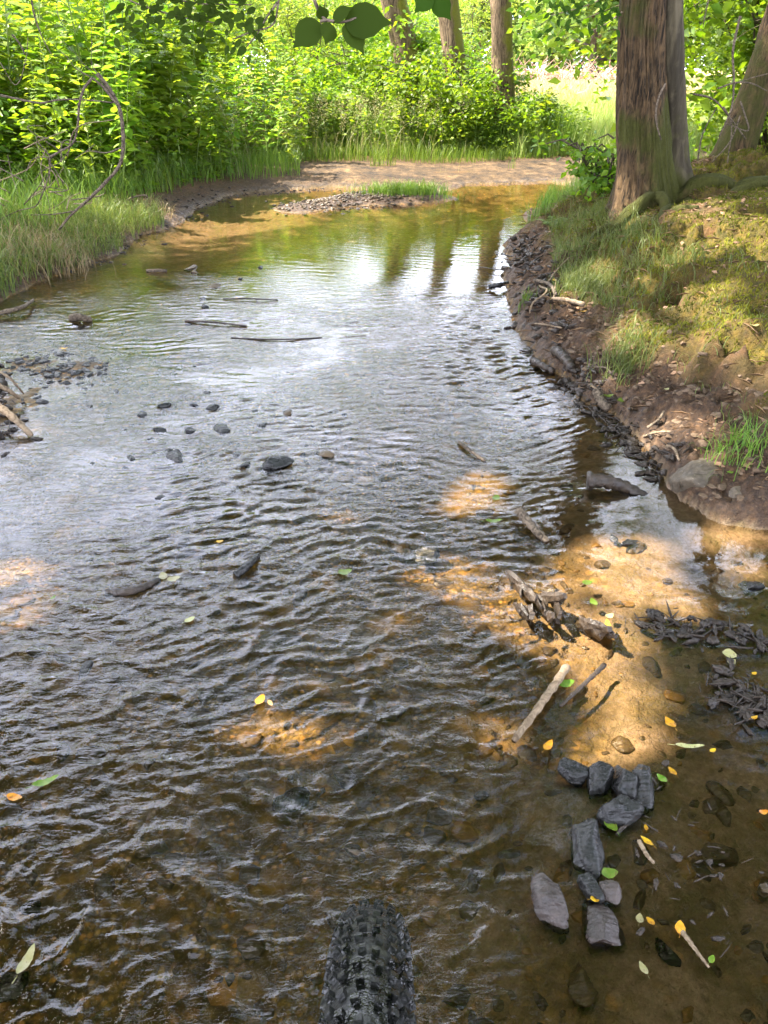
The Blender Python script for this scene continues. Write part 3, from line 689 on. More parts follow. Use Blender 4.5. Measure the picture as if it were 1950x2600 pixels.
# ------------------------------------------------------------------ shrubs
def shrub(name, label, group, h, w_, seed, leaf, mat, narrow=1., n=9000, tm='4', stems=9, bm_='barkgrey', base=0.15, flat=.6):
    rng = np.random.default_rng(seed); o = tag(empty(name), label, 'shrub', group); st = MB(); cr = MB(); pts = []
    for i in range(stems):
        a = rng.random()*6.28; d = np.array([math.cos(a)*rng.random()*w_*.5, math.sin(a)*rng.random()*w_*.5, h*(.6+.4*rng.random())])
        t = np.linspace(0, 1, 8)[:, None]; p = d*np.array([1, 1, 1])*t*np.array([1, 1, 1])+np.array([d[0], d[1], 0])*.6*t**2+rng.normal(0, .02*h, (8, 3))*t
        tube(st, p, np.linspace(.022, .005, 8)*h/3, 5, cap=False)
        for j in range(9):
            c = p[int(2+5.9*rng.random()*.99)]; c2 = c+rng.normal(0, 1, 3)*np.array([w_*.22, w_*.22, h*.09])
            tube(st, np.array([c, (c+c2)/2+[0, 0, .05], c2]), [.008, .006, .003], 4, cap=False)
            m_ = int(n/stems/9*(.4+1.2*rng.random())); pts.append(c2+rng.normal(0, 1, (m_, 3))*np.array([.2, .2, .13])*w_*.45*(.6+.6*rng.random()))
    P = np.concatenate(pts); P = P[P[:, 2] > base*h*rng.random(len(P))]; m_ = len(P); a = rng.random(m_)*6.28
    leafset(cr, P, np.stack([np.cos(a), np.sin(a), rng.normal(-.3, .4, m_)], -1), np.stack([rng.normal(0, .5, m_), rng.normal(0, .5, m_), np.full(m_, flat)], -1), leaf*(.6+.8*rng.random(m_)), narrow, tm, rng)
    st.build('stems', M[bm_], o); cr.build('foliage', M[mat], o); return o
def place(src_list, spots, seed, label=None):
    rr = random.Random(seed); used = set()
    for i, s in enumerate(spots):
        x, y = s[:2]; k = i % len(src_list)
        o = copy_tree(src_list[k]) if k in used else src_list[k]; used.add(k)
        sc_ = (s[2] if len(s) > 2 else 1)*rr.uniform(.88, 1.12)
        o.location = (x, y, H(x, y)-.03); o.rotation_euler.z = rr.uniform(0, 6.28); o.scale = (sc_, sc_, sc_)
wl_ = [shrub('willow_bush', 'pale yellow-green willow bush behind the tall green plants', 'willow bushes behind the tall plants', 4.6, 3.4, 60+k, .13, 'shrub', .45, 9000) for k in range(2)]
place(wl_, [(-9.2, 13), (-6.3, 15.2), (-3.2, 16.2), (-1.4, 15.0, .55), (-12, 12, 1.1), (-6, 19, 1.25), (-11, 17, 1.3), (-1.4, 19, .8), (.4, 17.5, .5), (-16, 22, 1.2), (-12.5, 24, 1.1), (-9.2, 25, 1.15), (-5.6, 24.5, 1.1), (-2.4, 25.5, .75), (.6, 24.5, .6), (-7.5, 21, .9), (2.4, 27, .6), (-14.5, 17.5, 1.2)], 4)
rs_ = [shrub('beech_shrub', 'leafy green beech shrub behind the bank trees', 'beech shrubs behind the right bank', 3.6, 3.0, 70+k, .085, 'beech', 1., 9000) for k in range(2)]
place(rs_, [(4.15, 9.0, .85), (5.1, 8.2), (6.6, 10.5, 1.2), (5.6, 11.6, 1.1), (7.6, 8.6, 1.1), (4.3, 7.6, .5), (8.6, 12.5, 1.3), (7.4, 14.5, 1.2), (4.75, 9.4, 1.7), (9.6, 17, 1.4), (11.5, 15, 1.4), (12.2, 20, 1.5), (14.5, 18, 1.5), (-.9, 17.2, .8), (-4.5, 18.5, 1.), (-8, 16.5, 1.)], 5)
ds_ = [shrub('round_bush', 'low dark green bush at the foot of the trees behind the path', 'low bushes at the foot of the path trees', 1.35, 1.5, 80+k, .075, 'beech', 1., 4500, stems=7) for k in range(2)]
place(ds_, [(1.7, 12.5, .72), (.9, 12.6, .9), (.2, 13.0), (2.1, 12.9, .55), (-.6, 13.4), (1.2, 13.5, 1.0), (.3, 14.2, 1.2)], 6)
# low leafy bush hugging the left side of the bank tree
b1 = shrub('bank_bush', 'small dark leafy bush at the left foot of the big bank tree', None, .42, .45, 90, .055, 'beech', 1., 900, stems=7, base=.0)
p = T(1530, 500); b1.location = tuple(p-np.array([0, 0, .02]))

# ------------------------------------------------------------------ tall broad-leaved plants (balsam) on the left and far bank
def balsam(seed, h, nl, ll, name='tall_plant', dens=.085):
    rng = np.random.default_rng(seed); o = tag(empty(name), 'tall bright green broad-leaved plant on the far left bank', 'plant', 'tall green plants crowding the left bank')
    st = MB(); lf = MB(); t = np.linspace(0, 1, 9)[:, None]; d = np.array([rng.normal(0, .1), rng.normal(0, .1), 1])
    p = d*h*t+rng.normal(0, .01, (9, 3))*t; tube(st, p, np.linspace(.009, .003, 9)*h/1.4, 6, cap=False)
    P, D, N, S = [], [], [], []
    zc = h*.22; k = 0
    while zc < h:
        f = zc/h; c = np.array([np.interp(zc, p[:, 2], p[:, 0]), np.interp(zc, p[:, 2], p[:, 1]), zc])
        for j in range(nl):
            a = k*1.1+j*6.283/nl+rng.normal(0, .2); dr = .35-.75*rng.random()*(1-f*.6)
            P.append(c+np.array([math.cos(a), math.sin(a), .3])*.012); D.append([math.cos(a), math.sin(a), dr+rng.normal(0, .25)]); N.append([-.4*math.cos(a)+rng.normal(0, .35), -.4*math.sin(a)+rng.normal(0, .35), 1])
            S.append(ll*(.55+.6*math.sin(math.pi*min(1, f*.9+.05)))*(.8+.4*rng.random())*(1 if f < .9 else .6))
        if rng.random() < .45 and f < .85:      # side shoot
            a = rng.random()*6.28; e_ = c+np.array([math.cos(a), math.sin(a), .9])*.16*h*.6
            tube(st, np.array([c, (c+e_)/2, e_]), [.004, .003, .002], 4, cap=False)
            for j in range(5):
                a2 = rng.random()*6.28; P.append(e_); D.append([math.cos(a2), math.sin(a2), .1-.4*rng.random()]); N.append([0, 0, 1.]); S.append(ll*.6*(.7+.5*rng.random()))
        zc += dens*(1-.45*f)*h/1.3; k += 1
    leafset(lf, np.array(P), np.array(D), np.array(N), np.array(S), .85, '8', rng)
    st.build('stem', M['stem'], o); lf.build('leaves', M['balsam'], o); return o
pb = [balsam(100+k, [1.3, 1.55, 1.15, 1.75][k], 3 if k % 2 else 4, [.145, .16, .135, .155][k], dens=.078) for k in range(4)]
rr = random.Random(8); spots = []
def shore_ok(x, y, dmin): return sdist([x], [y])[0] > dmin
while len(spots) < 225:
    y = rr.uniform(6.2, 12.8); x = rr.uniform(-.56*y-.8, -.2+.02*y)
    lim = np.interp(x, [-4.5, -3, -2, -1, -.3], [5.9, 6.9, 7.9, 10.0, 11.8])
    if y < lim or not shore_ok(x, y, .40): continue
    if x > -1.6 and rr.random() < .45: continue
    if min([9]+[math.hypot(x-a, y-b) for a, b, *_ in spots]) < .17: continue
    spots.append((x, y, np.interp(y-lim, [0, 1.2, 3], [.62, .95, 1.25])*(1.08 if x < -2.2 else .72)))
place(pb, spots, 9)
pf = [balsam(110+k, [.85, .7][k], 4, .12, 'path_plant', .07) for k in range(2)]
for o in pf: tag(o, 'mid-height leafy plant at the back edge of the muddy path', 'plant', 'leafy plants behind the muddy path')
rr = random.Random(12); sp = []
while len(sp) < 60:
    x = rr.uniform(-1.2, 2.6); y = 11.9+rr.uniform(0, 2.0)+max(0, x-1)*.2
    sp.append((x, y, rr.uniform(.7, 1.3)))
place(pf, sp, 13)

# ------------------------------------------------------------------ grasses and ground cover (uncountable)
rng = np.random.default_rng(200)
def scatter(n, xr, yr, cond, rng):
    out = []
    tot = 0
    while tot < n:
        x = rng.uniform(*xr, n*2); y = rng.uniform(*yr, n*2); f = fields(x, y); k = cond(x, y, f)
        P = np.stack([x, y, f[0]-.004], -1)[k]; out.append(P); tot += len(P)
        if len(out) > 30: break
    return np.concatenate(out)[:n]
def grass(name, P, h, wd, mat, rng, lean=.35, bias=(0, 0), droop=.5, hv=.6):
    mb = MB(); n = len(P); blades(mb, P, h*(1-hv/2+hv*rng.random(n)), wd, rng, lean, 4, bias, droop)
    o = mb.build(name, M[mat], kind='stuff'); return o
# left bank, near: long grass falling over the water edge
P = scatter(12000, (-4.2, -1.2), (4.2, 7.2), lambda x, y, f: (f[6] > .0) & (f[6] < 1.6) & (x < -.25*y-.15) & (rng.random(len(x)) < .35+.65*fbm(x*3, y*3, 5, 2)), rng)
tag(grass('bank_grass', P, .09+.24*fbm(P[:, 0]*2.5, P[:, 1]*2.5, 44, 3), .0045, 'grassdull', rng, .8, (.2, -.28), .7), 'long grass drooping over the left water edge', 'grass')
P = scatter(2600, (-5.5, -1.0), (5.4, 10.5), lambda x, y, f: (f[6] > .35) & (f[6] < 1.2) & (x < -.1*y), rng)
tag(grass('undergrowth_grass', P, .30, .006, 'grass', rng, .5), 'grass growing between the tall plants', 'grass')
P = scatter(9000, (-2.4, 3.2), (10.2, 13.2), lambda x, y, f: (f[6] > .3) & (f[4] < .6) & (f[7] < .1) & (y > 10.7), rng)
tag(grass('path_edge_grass', P, .07+.26*fbm(P[:, 0]*2, P[:, 1]*2, 12, 3), .006, 'grass', rng, .45), 'short bright grass along the muddy path', 'grass')
P = scatter(9000, (-1.0, 2.8), (11.9, 14.5), lambda x, y, f: (f[4] < .2) & (f[7] < .1), rng)
tag(grass('tall_path_grass', P, .55, .008, 'grass', rng, .35), 'tall grass behind the muddy path', 'grass')
P = scatter(26000, (1.8, 9.5), (8.8, 24), lambda x, y, f: (f[6] > .25) & (f[4] < .3) & (x > .115*y+.3) & (x < .5*y+1) & ((y < 15) | (rng.random(len(x)) < .6)), rng)
tag(grass('meadow_grass', P, .36, .010, 'meadow', rng, .4), 'sunlit green meadow grass behind the right bank', 'grass')
P = scatter(30000, (-2, 26), (20, 62), lambda x, y, f: (x > .08*y) & (x < .5*y), rng)
tag(grass('far_meadow_grass', P, .34, .03, 'dry', rng, .4), 'pale sun-bleached grass of the far meadow', 'grass')
P = scatter(3500, (-4.2, -1.2), (4.2, 7.6), lambda x, y, f: (f[6] > .04) & (f[6] < 1.6) & (x < -.25*y-.05) & (fbm(x*4, y*4, 6, 2) > .45), rng)
tag(grass('dry_grass', P, .15, .004, 'dry', rng, 1.1, (.22, -.3), .8), 'dead straw-coloured blades among the left bank grass', 'grass')
# right bank grass strip
P = scatter(4200, (.7, 2.0), (3.6, 8.0), lambda x, y, f: (f[6] > .28+.0*x) & (f[6] < .78) & (x < 1.5) & (rng.random(len(x)) < .25+fbm(x*4, y*4, 8, 2)), rng)
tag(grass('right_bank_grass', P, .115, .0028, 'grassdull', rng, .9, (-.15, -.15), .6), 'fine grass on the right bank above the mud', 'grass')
P = scatter(2200, (1.0, 2.4), (6.4, 9.2), lambda x, y, f: (f[6] > .1), rng)
tag(grass('bend_grass', P, .24, .005, 'grass', rng, .4), 'grass by the stream bend left of the bank tree', 'grass')
P = scatter(900, (.9, 3.0), (2.1, 3.6), lambda x, y, f: (f[6] > .25) & (fbm(x*5, y*5, 33, 2) > .52), rng)
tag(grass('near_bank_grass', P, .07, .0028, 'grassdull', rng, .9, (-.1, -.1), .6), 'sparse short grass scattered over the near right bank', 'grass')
# seed heads
def seedheads(n, xr, yr, cond, hgt, name, label):
    P = scatter(n, xr, yr, cond, rng); mb = MB(); blades(mb, P, hgt*(.5+.5*rng.random(n)), np.full(n, .004), rng, .6, 4)
    q = P+np.stack([rng.normal(0, .06, n), rng.normal(0, .06, n), hgt*(.62+.45*rng.random(n))], -1)
    pts = np.repeat(q, 16, 0)+rng.normal(0, 1, (n*16, 3))*np.array([.025, .025, .06]); m_ = len(pts)
    leafset(mb, pts, rng.normal(0, 1, (m_, 3)), rng.normal(0, 1, (m_, 3)), .012+.012*rng.random(m_), .8, '4', rng)
    tag(mb.build(name, M['seed'], kind='stuff'), label, 'grass')
seedheads(620, (-2.4, 1.3), (9.6, 12.6), lambda x, y, f: (f[6] > .45) & (f[4] < .4) & (f[7] < .1) & (rng.random(len(x)) < ss(1.4, -.4, x)), .68, 'seeding_grass', 'feathery seeding grass between the tall plants and the path')
# low leafy undergrowth on the left bank
P = scatter(26000, (-7, -.9), (5.8, 12.6), lambda x, y, f: (f[6] > .45) & (f[4] < .2) & (x < -.12*y+.35) & (x > -.62*y-.5) & (y > np.interp(x, [-4.5, -3, -2, -1, -.3], [6.1, 7.2, 8.4, 10.4, 11.6])), rng)
P[:, 2] += rng.random(len(P))**1.2*.75; n = len(P); a = rng.random(n)*6.28; mb = MB()
leafset(mb, P, np.stack([np.cos(a), np.sin(a), rng.normal(0, .4, n)], -1), np.stack([rng.normal(0, .6, n), rng.normal(0, .6, n), np.ones(n)], -1), .05+.07*rng.random(n), .9, '4', rng)
tag(mb.build('undergrowth', M['beech'], kind='stuff'), 'low leafy undergrowth below the tall plants', 'undergrowth')
P = scatter(9000, (-1.4, 3.0), (11.7, 14.8), lambda x, y, f: (f[4] < .2) & (f[7] < .2), rng)
P[:, 2] += rng.random(len(P))**1.3*.55; n = len(P); a = rng.random(n)*6.28; mb = MB()
leafset(mb, P, np.stack([np.cos(a), np.sin(a), rng.normal(0, .4, n)], -1), np.stack([rng.normal(0, .6, n), rng.normal(0, .6, n), np.ones(n)], -1), .04+.06*rng.random(n), .8, '4', rng)
tag(mb.build('path_undergrowth', M['beech'], kind='stuff'), 'low leafy growth behind the muddy path', 'undergrowth')
# moss fuzz on the right bank
P = scatter(120000, (.6, 4.0), (2.0, 7.2), lambda x, y, f: (f[2]*fbm(x*9, y*9, 3, 2) > .22) & (f[6] > .15), rng)
mb = MB(); n = len(P); blades(mb, P, .010+.018*rng.random(n), np.full(n, .005), rng, .8, 2, rr=np.clip(fbm(P[:, 0]*6, P[:, 1]*6, 9, 3)*1.5-.35+.3*rng.random(n), 0, 1))
tag(mb.build('bank_moss', M['mossf'], kind='stuff'), 'soft yellow-green moss covering the right bank', 'moss')
# litter
P = scatter(9000, (.7, 4.0), (1.9, 7.5), lambda x, y, f: (f[6] > .10) & (fbm(x*2.2, y*2.2, 14, 3)+.13*f[1]*rng.random(len(x)) > .46), rng)
n = len(P); P[:, 2] += .006; a = rng.random(n)*6.28; mb = MB()
leafset(mb, P, np.stack([np.cos(a), np.sin(a), rng.normal(.1, .25, n)], -1), np.stack([rng.normal(0, .35, n), rng.normal(0, .35, n), np.ones(n)], -1), .012+.028*rng.random(n)**2, 1., '4', rng)
tag(mb.build('leaf_litter', M['litter'], kind='stuff'), 'dry brown leaf litter lying on the right bank', 'leaf litter')
P = scatter(3500, (.6, 4.), (1.9, 8.0), lambda x, y, f: (f[6] > .02) & (f[6] < 1.3), rng)
n = len(P); mb = MB(); a = rng.random(n)*6.28; d = np.stack([np.cos(a), np.sin(a), rng.normal(.05, .15, n)], -1); P[:, 2] += .008
leafset(mb, P, d, np.stack([rng.normal(0, .5, n), rng.normal(0, .5, n), np.ones(n)], -1), .03+.07*rng.random(n)**2, .07, '4', rng)
tag(mb.build('twig_litter', M['litter'], kind='stuff'), 'tiny twigs and needles strewn over the right bank', 'leaf litter')

# ------------------------------------------------------------------ stones
def ico(sub):
    b = bmesh.new(); bmesh.ops.create_icosphere(b, subdivisions=sub, radius=1); V = np.array([v.co[:] for v in b.verts]); Fc = np.array([[v.index for v in f.verts] for f in b.faces]); b.free(); return V, Fc
IV3, IF3 = ico(4); IV2, IF2 = ico(3); IV1, IF1 = ico(2)
def rock_verts(seed, dims, ang=.5, hi=True):
    V, Fc = (IV3, IF3) if hi else (IV2, IF2)
    rs = np.random.RandomState(seed); V = V.copy()
    for _ in range(6+int(10*ang)):
        nrm = unit(rs.normal(0, 1, 3)); d = .42+.42*rs.rand(); k = V@nrm; V = V-np.maximum(k-d, 0)[:, None]*nrm*min(1, ang*1.15)
    n = fbm(V[:, 0]*1.6+9, V[:, 1]*1.6+9, seed, 4, V[:, 2]*1.6+9)-.5
    V = V*(1.25+.55*n)[:, None]
    n = fbm(V[:, 0]*6+9, V[:, 1]*6+9, seed+3, 3, V[:, 2]*6+9)-.5; V = V*(1+.17*n)[:, None]
    return V*np.array(dims), Fc
ROCKMESH = {}
def stone(name, u, v, wpx, asp, hgt, rot, mat, label, seed, group=None, z=None, ang=.6, tilt=0, cat='stone'):
    """wpx: width across in photo px, asp: length/width, hgt: total height / width"""
    g0 = G(u, v, .0); p = np.array([g0[0], g0[1], H(g0[0], g0[1])]) if z is None else np.array([g0[0], g0[1], z])
    w_ = pxm(p, wpx)/2; V, Fc = rock_verts(seed, (w_, w_*asp, w_*hgt), ang, wpx > 45)
    c, s_ = math.cos(rot), math.sin(rot)
    if tilt: ct, st_ = math.cos(tilt), math.sin(tilt); V = V@np.array([[1, 0, 0], [0, ct, -st_], [0, st_, ct]]).T
    V = V@np.array([[c, -s_, 0], [s_, c, 0], [0, 0, 1]]).T
    mb = MB(); mb.add(V, Fc); o = mb.build(name, M[mat]); o.location = tuple(p)
    return tag(o, label, cat, group)
g8 = 'dark slate pieces low on the right of the stream'
stone('slate_piece', 1451, 1962, 80, 0.9, 0.94, .4, 'slate', 'dark slate piece furthest left in the upper slate pile', 1, g8, 0.006, .72, tilt=-0.16)
stone('slate_piece', 1521, 1990, 90, 0.85, 0.84, .9, 'slate', 'dark slate with a grey top in the middle of the upper slate pile', 2, g8, 0.006, .72, tilt=0.16)
stone('slate_piece', 1583, 2000, 70, 1.5, 1.08, .1, 'slate', 'tall dark slate beside the rightmost one of the upper pile', 3, g8, 0.010, .72, tilt=-0.16)
stone('slate_piece', 1630, 2002, 72, 1.5, 1.08, -.3, 'slate', 'dark slate at the right end of the upper slate pile', 4, g8, 0.006, .72, tilt=0.16)
stone('slate_piece', 1580, 2070, 100, 0.8, 0.81, .2, 'slate', 'broad dark slate at the foot of the upper slate pile', 5, g8, 0.004, .72, tilt=-0.16)
stone('slate_piece', 1490, 2160, 92, 1.75, 0.74, -.12, 'slate', 'long grey slate slab standing out of the water below the slate pile', 6, g8, 0.000, .72, tilt=0.16)
stone('slate_piece', 1500, 2255, 56, 1.4, 0.81, .3, 'slate', 'dark ribbed slate just below the long slate slab', 7, g8, 0.004, .72, tilt=-0.16)
stone('slate_piece', 1392, 2300, 82, 1.7, 0.94, .32, 'slate2', 'brown grey upright slab leaning left of the pinkish slab', 8, g8, 0.006, .72, tilt=0.16)
stone('slate_piece', 1537, 2352, 104, 1.45, 0.74, .2, 'slate2', 'pale pinkish flat slab nearest to the bicycle wheel on the right', 19, g8, -0.006, 1.0, tilt=-0.16)
stone('slate_piece', 1553, 2268, 50, 1.3, 0.81, -.2, 'slate2', 'small pinkish stone above the pale pinkish slab', 10, g8, 0.006, .72, tilt=0.16)
stone('bank_boulder', 1762, 1245, 150, .8, .75, .2, 'mossrock', 'largest tan boulder at the right waterline', 11, None, .03, .5)
gr = 'rubble stones at the right waterline'
for i, (u, v, w_, lb) in enumerate([(1860, 1250, 60, 'mossy stone on top of the rubble at the right waterline'), (1862, 1288, 62, 'pale stone in the rubble at the right waterline, next to the boulder'), (1905, 1285, 50, 'middle rubble stone at the right waterline'), (1942, 1290, 52, 'rubble stone at the right waterline, farthest from the boulder'), (1900, 1308, 44, 'lowest wet rubble stone at the right waterline')]):
    stone('rubble_stone', u, v, w_, .85, .7, i, 'mossrock', lb, 20+i, gr, .05, .4)
gs = 'small dark stones standing in the stream'
lst = [(1598, 1378, 55, 'slate', 'pair-forming dark stone glinting right of the driftwood stick'), (1562, 1366, 34, 'slate', 'small pale-topped stone left of the glinting dark one'),
       (1915, 1485, 60, 'slate', 'grey stone at the right edge of the sandy shallows'), (1939, 2255, 60, 'brownrock', 'brown stone at the far right edge level with the slabs'),
       (405, 1092, 42, 'slate', 'black stone standing alone in the bright rippled water'), (417, 1032, 34, 'slate', 'small black stone directly above the lone black stone'),
       (361, 1053, 36, 'slate', 'flat black stone left above the lone black stone'), (538, 1036, 38, 'slate', 'flat dark stone in the ripples, centre left'),
       (729, 1050, 44, 'brownrock', 'low brown stone breaking the ripples near the middle'), (564, 1088, 46, 'slate', 'dark stone right of the lone black stone'),
       (482, 1095, 36, 'slate', 'small dark stone between two bigger dark stones'), (444, 1160, 60, 'slate', 'broad dark stone half under the bright ripples'),
       (700, 1180, 84, 'slate', 'wide flat black stone in the middle of the ripples'), (711, 1212, 66, 'brownrock', 'sunken brown stone just below the wide black stone'),
       (823, 1152, 60, 'brownrock', 'sunken rounded stone right of the wide black stone'), (626, 1180, 40, 'slate', 'dark stone touching the left end of the wide black stone'),
       (520, 780, 26, 'slate', 'black stone below the thin floating stick'), (517, 759, 20, 'slate', 'tiny black stone left of the thin floating stick'),
       (611, 708, 20, 'slate', 'tiny dark stone right of the weedy clump'), (494, 692, 26, 'brownrock', 'reddish rounded stone in the calm water'),
       (485, 680, 42, 'brownrock', 'flat brown stone behind the reddish rounded one'), (661, 680, 22, 'slate', 'small dark stone in the far bright reflection'),
       (541, 728, 38, 'mossrock', 'weedy stone clump in the calm water'), (1010, 1372, 80, 'brownrock', 'brown sunken boulder under the ripples'),
       (1087, 1396, 84, 'slate', 'dark sunken boulder right of the brown one'), (212, 1702, 60, 'slate', 'angular dark stone on the left of the stream'),
       (635, 2352, 40, 'ochre', 'orange brown pebble left of the bicycle wheel'), (341, 2082, 38, 'ochre', 'ochre pebble lying on the bed in the lower left'),
       (76, 2217, 60, 'brownrock', 'brown stone near the lower left edge'), (72, 2285, 70, 'slate', 'dark wet stone near the lower left edge'), (250, 1960, 70, 'brownrock', 'long ochre-brown stone on the bed, lower left'),
       (135, 1420, 40, 'brownrock', 'brown stone in the bright reflection at the left edge'), (740, 2010, 90, 'slate', 'large dark sunken stone in the middle of the run'), (900, 2160, 60, 'brownrock', 'dark stone just ahead of the bicycle wheel'),
       (20, 2480, 110, 'slate', 'dark boulder cut by the lower left corner'), (1700, 2400, 90, 'slate', 'wet blue-grey stone right of the pinkish slab'), (1840, 2150, 100, 'brownrock', 'flat brown stone under shallow water far right'),
       (1480, 2480, 90, 'brownrock', 'sunken olive-brown stone below the pinkish slab')]
for i, (u, v, w_, mt_, lb) in enumerate(lst):
    em = mt_ == 'slate' and v < 1250
    stone('stream_stone', u, v, w_, .55+.3*((i*7)%5)/4, .42 if em else .40, i*1.3+.4, mt_, lb, 40+i, gs, (.001 if em else (-.022 if w_ > 60 else -.004)), .9)
# pebbles in the left shallows and on the gravel bar
def pebbles(name, P, smin, smax, mat, label, rng, rise=.2):
    mb = MB(); shp = [rock_verts(500+k, (1, .8, .55), .5, False) for k in range(5)]
    base = [rock_verts(520+k, (1, 1, 1), .9, False) for k in range(8)]
    for i, p in enumerate(P):
        V, Fc = base[i % 8]; s = smin+(smax-smin)*rng.random()**2.5; a = rng.random()*6.28; c, s_ = math.cos(a), math.sin(a)
        W_ = V*np.array([s, s*(.55+.4*rng.random()), s*.5])@np.array([[c, -s_, 0], [s_, c, 0], [0, 0, 1]]).T+p+np.array([0, 0, s*rise]); mb.add(W_, Fc, rng.random())
    return tag(mb.build(name, M[mat], kind='stuff'), label, 'gravel')
rng = np.random.default_rng(300)
pc = [G(rng.normal(180, 140), rng.normal(900, 62)) for _ in range(900)]
P = np.array([[p[0], p[1], H(p[0], p[1])] for p in pc if 500 < 2000])
pebbles('shallow_gravel', P, .006, .026, 'slate', 'dark gravel breaking the surface in the left shallows', rng, .0)
pc = [G(rng.uniform(150, 900), 1100+rng.normal(0, 70)-.12*0) for _ in range(75)]
P = np.array([[p[0], p[1], -.009] for p in pc]); pebbles('ripple_gravel', P, .007, .024, 'slate', 'small dark stones breaking the ripples in the middle of the stream', rng, .25)
pc = [BAR[0]*(1-t)+BAR[2]*t+np.array([rng.normal(0, .22), rng.normal(0, .2), 0]) for t in rng.random(900)]
P = np.array([[p[0], p[1], max(H(p[0], p[1]), -.01)] for p in pc]); pebbles('bar_gravel', P, .01, .03, 'brownrock', 'fine gravel bar in the far pool', rng)
x = rng.uniform(-1.6, 1.9, 2400); y = .5+rng.random(2400)**1.2*3.0; hz = fields(x, y)[0]; P = np.stack([x, y, hz], -1)[(hz < -.012)]
sel = rng.random(len(P)) < .75
pebbles('bed_pebbles', P[sel], .008, .035, 'brownrock', 'brown pebbles strewn over the stream bed', rng, -.1)
pebbles('bed_gravel', P[~sel], .008, .028, 'ochre', 'ochre gravel scattered over the stream bed', rng, -.1)

# ------------------------------------------------------------------ sticks, logs, driftwood
def stick(name, pts, r0, r1, mat, label, cat='stick', group=None, n=8, rough=.15, side=()):
    """pts are world points"""
    P = spline(pts, 20); mb = MB(); tube(mb, P, np.linspace(r0, r1, len(P))*(1+.15*np.sin(np.arange(len(P))*2.1)), n, rough=rough, seed=int(abs(P[0][0])*1000) % 97)
    for s in side: S_ = spline(s, 8); tube(mb, S_, np.linspace(r1*.8+.001, .001, len(S_)), 6)
    return tag(mb.build(name, M[mat]), label, cat, group)
def g(u, v, z=.005): return G(u, v, z)
gk = 'sticks lying in the stream'
stick('driftwood_stick', [g(1439, 1694, .012), g(1372, 1790, .02), g(1304, 1882, .0)], .010, .007, 'palewood', 'thick pale stick lying aslant over the sandy shallows', group=gk)
stick('driftwood_stick', [g(1535, 1688, .01), g(1480, 1740, .014), g(1422, 1794, .0)], .006, .004, 'darkwood', 'dark thin stick right of the thick pale stick', group=gk)
stick('driftwood_stick', [g(1318, 1296, .03), g(1350, 1335, .015), g(1388, 1378, -.004)], .016, .012, 'twig', 'short brown driftwood chunk pointing up to the left', group=gk)
stick('driftwood_stick', [g(1166, 1123), g(1195, 1145, .01), g(1232, 1172, 0)], .007, .005, 'twig', 'brown stick in the ripples left of the black log', group=gk)
stick('floating_stick', [g(567, 759), g(620, 758, .012), g(706, 762)], .005, .004, 'darkwood', 'thin dark stick floating in the calm water', group=gk, side=[[g(650, 759), g(655, 768)]])
stick('floating_stick', [g(470, 815), g(540, 818, .012), g(626, 828)], .007, .005, 'darkwood', 'dark stick below the thin floating one', group=gk)
stick('floating_stick', [g(588, 858, 0), g(700, 862, .006), g(817, 858, 0)], .004, .004, 'darkwood', 'long thin stick barely above the water', group=gk)
stick('floating_stick', [g(373, 688), g(400, 687, .012), g(424, 688)], .012, .011, 'twig', 'stubby brown stick near the flat brown stone', group=gk)
stick('floating_stick', [g(182, 808), g(205, 806, .03), g(229, 812)], .022, .018, 'twig', 'mossy stub of wood at the edge of the left gravel', group=gk)
stick('floating_stick', [g(-20, 800, .02), g(40, 785, .04), g(84, 762, .02)], .014, .008, 'twig', 'grey stick at the left edge above the gravel', group=gk)
stick('floating_stick', [g(270, 1508, -.008), g(335, 1500, .006), g(405, 1474, -.004)], .012, .010, 'darkwood', 'dark sodden stick under the bright reflection on the left', group=gk)
stick('floating_stick', [g(598, 1462, -.002), g(625, 1440, .012), g(655, 1410, .006)], .013, .008, 'slate', 'grey stub of wood sticking up in the ripples', group=gk)
stick('floating_stick', [g(1733, 2366, .008), g(1765, 2410, .012), g(1800, 2456, 0)], .004, .002, 'palewood', 'pale thin twig behind the yellow leaf, lower right', group=gk)
stick('floating_stick', [g(1622, 2135, .01), g(1650, 2180, .014), g(1660, 2190, .006)], .004, .003, 'palewood', 'little pale twig right of the long slate slab', group=gk)
stick('black_log', [g(1492, 1222, .03), g(1535, 1222, .032), g(1590, 1240, .008), g(1640, 1262, -.012)], .028, .014, 'darkwood', 'black log half sunk by the right shore', 'log', n=12, rough=.3)
gm = 'twigs lying on the right mud shore'
def t_(u, v, l=.01): return T(u, v, l)
stick('shore_twig', [t_(1368, 748, .03), t_(1376, 775, .04), t_(1352, 790, .03), t_(1343, 815, .02)], .006, .005, 'palewood', 'curved pale twig on the dark mud', group=gm)
stick('shore_twig', [t_(1400, 782, .02), t_(1440, 788, .03), t_(1482, 796, .03)], .009, .012, 'palewood', 'straight pale twig on the dark mud', group=gm)
stick('shore_twig', [t_(1358, 834, .02), t_(1390, 842, .02), t_(1426, 844, .02)], .005, .004, 'palewood', 'pale twig lowest on the dark mud', group=gm)
stick('shore_twig', [t_(1355, 725, .03), t_(1385, 745, .04), t_(1410, 764, .03)], .010, .009, 'twig', 'grey twig at the top of the dark mud', group=gm)
stick('shore_twig', [t_(1390, 735, .03), t_(1420, 700, .05), t_(1445, 672, .04)], .004, .003, 'palewood', 'thin upright twig leaning to the grass', group=gm)
stick('shore_twig', [t_(1404, 780, .02), t_(1408, 745, .07)], .004, .003, 'palewood', 'short twig standing in the mud', group=gm)
